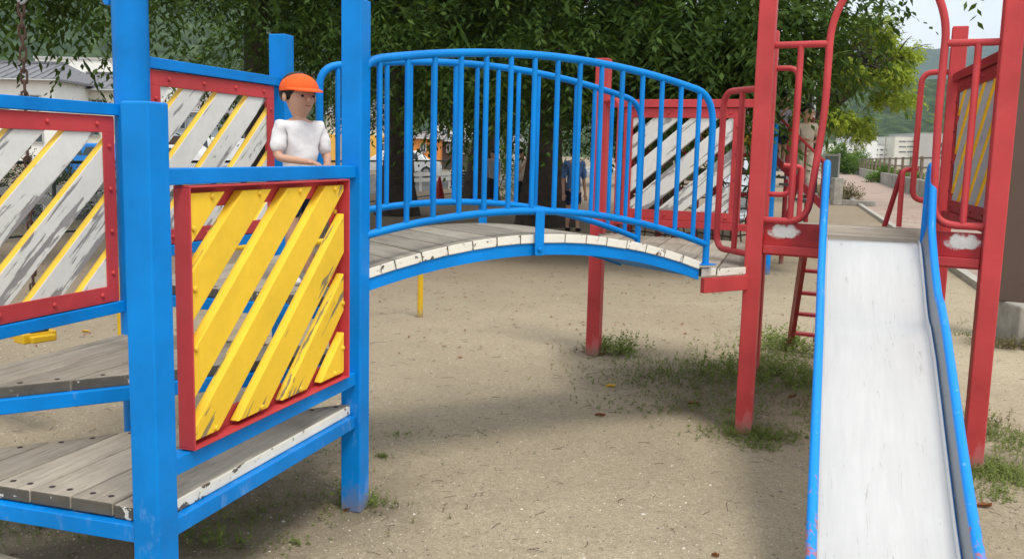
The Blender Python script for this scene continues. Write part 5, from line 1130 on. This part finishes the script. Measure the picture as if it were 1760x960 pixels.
    if hat:
        h_ = ell('cap', (0, hd*.02, hc+hd*.28), hd*.92, hd*1.0, hd*.76, hat, z0=-.12)
        b = MB(); pts = []
        for j in range(13): a = math.pi+math.pi*j/12; pts.append(Vector((math.cos(a)*hd*.9, math.sin(a)*hd*1.0-hd*.05, hc+hd*.26))*H)
        out = [Vector((p.x*1.0, p.y*1.0-hd*.5*H*abs(math.sin(math.pi*j/12)), p.z-hd*.16*H*abs(math.sin(math.pi*j/12)))) for j, p in enumerate(pts)]
        up_v = Vector((0, 0, hd*.06*H)); vs_ = [mw_ @ p for p in pts+out]+[mw_ @ (p+up_v) for p in pts+out]; n = 13
        b.add(vs_, [(i, i+1, n+i+1, n+i) for i in range(12)]+[(2*n+i, 2*n+i+1, 3*n+i+1, 3*n+i) for i in range(12)]+[(n+i, n+i+1, 3*n+i+1, 3*n+i) for i in range(12)]); b.build('brim', M[hat], h_, mw=mw_, smooth=True)
    return t
cloth('lips', (.42, .13, .12))
fwd_arms = [((-.135, -.03, .60), (-.06, -.15, .585)), ((.135, -.03, .60), (.055, -.16, .575))]
down = [((-.135, .01, .60), (-.14, -.03, .46)), ((.135, .01, .60), (.14, -.03, .46))]
up1 = [((-.15, -.06, .62), (-.13, -.16, .74)), ((.135, .01, .60), (.14, -.05, .47))]
g_ = G(516, 486, .895)
person('child in orange cap and white shirt standing on the upper wooden deck', g_, .93, .75, fwd_arms, ('white_cotton', 'navy_cotton', 'white_cotton'), hat='orange_cotton')
q = at(988, 262, 18.4); person('person in blue top and dark shorts beyond the bridge, beside the far red post', (q.x, 18.4, 0), 1.62, .3, down, ('blue_cotton', 'navy_cotton', 'black'), stride=.05, child=False)
q = at(848, 270, 26.0); person('person in a grey top and long black skirt standing right of the slatted bench', (q.x, 26, 0), 1.55, -.6, down, ('grey_cotton', 'black', 'black'), child=False, skirt=True, long_hair=True)
q = at(897, 270, 24.0); person('person in a beige top and dark trousers beside the flared trunk', (q.x, 24.0, 0), 1.6, .9, up1, ('beige_cotton', 'black', 'black'), child=False, longs=True)
p_ = Vector(at(1322, 262, 12.5)); q_ = Vector(at(1412, 352, 12.0))
c_ = p_.lerp(q_, .8); person('child in beige shirt on the red stairs left of the slide', (c_.x, c_.y+.36, c_.z+.016), 1.16, .1, fwd_arms, ('beige_cotton', 'beige_cotton', 'white_cotton'), longs=True)
c_ = p_.lerp(q_, .35); person('child in a pale lilac top behind the inner pipe of the slide guard', (c_.x, c_.y+.36, c_.z+.016), 1.02, .5, up1, ('lilac_cotton', 'navy_cotton', 'white_cotton'))
q = at(1285, 240, 14.95); person('child in white top on the climbing frame behind the near red post', (q.x, 14.95, 1.316), 1.25, -.3, down, ('white_cotton', 'yellow_cotton', 'black'), long_hair=True)

# ------------------------------------------------------------------ haze
hz, hnt2, hb2 = mat('haze_air', (1, 1, 1)); hnt2.nodes.remove(hb2); pv_ = N(hnt2, 'ShaderNodeVolumePrincipled'); pv_.inputs['Color'].default_value = (.62, .78, 1.0, 1); pv_.inputs['Density'].default_value = .00016; pv_.inputs['Anisotropy'].default_value = .2
hnt2.links.new(pv_.outputs[0], hnt2.nodes['Material Output'].inputs['Volume'])
b = MB(); b.box((0, 1900, 350), (9000, 4000, 704)); o = b.build('haze', hz); tag(o, kind='stuff', label='pale blue air haze over the distant hills', cat='haze')
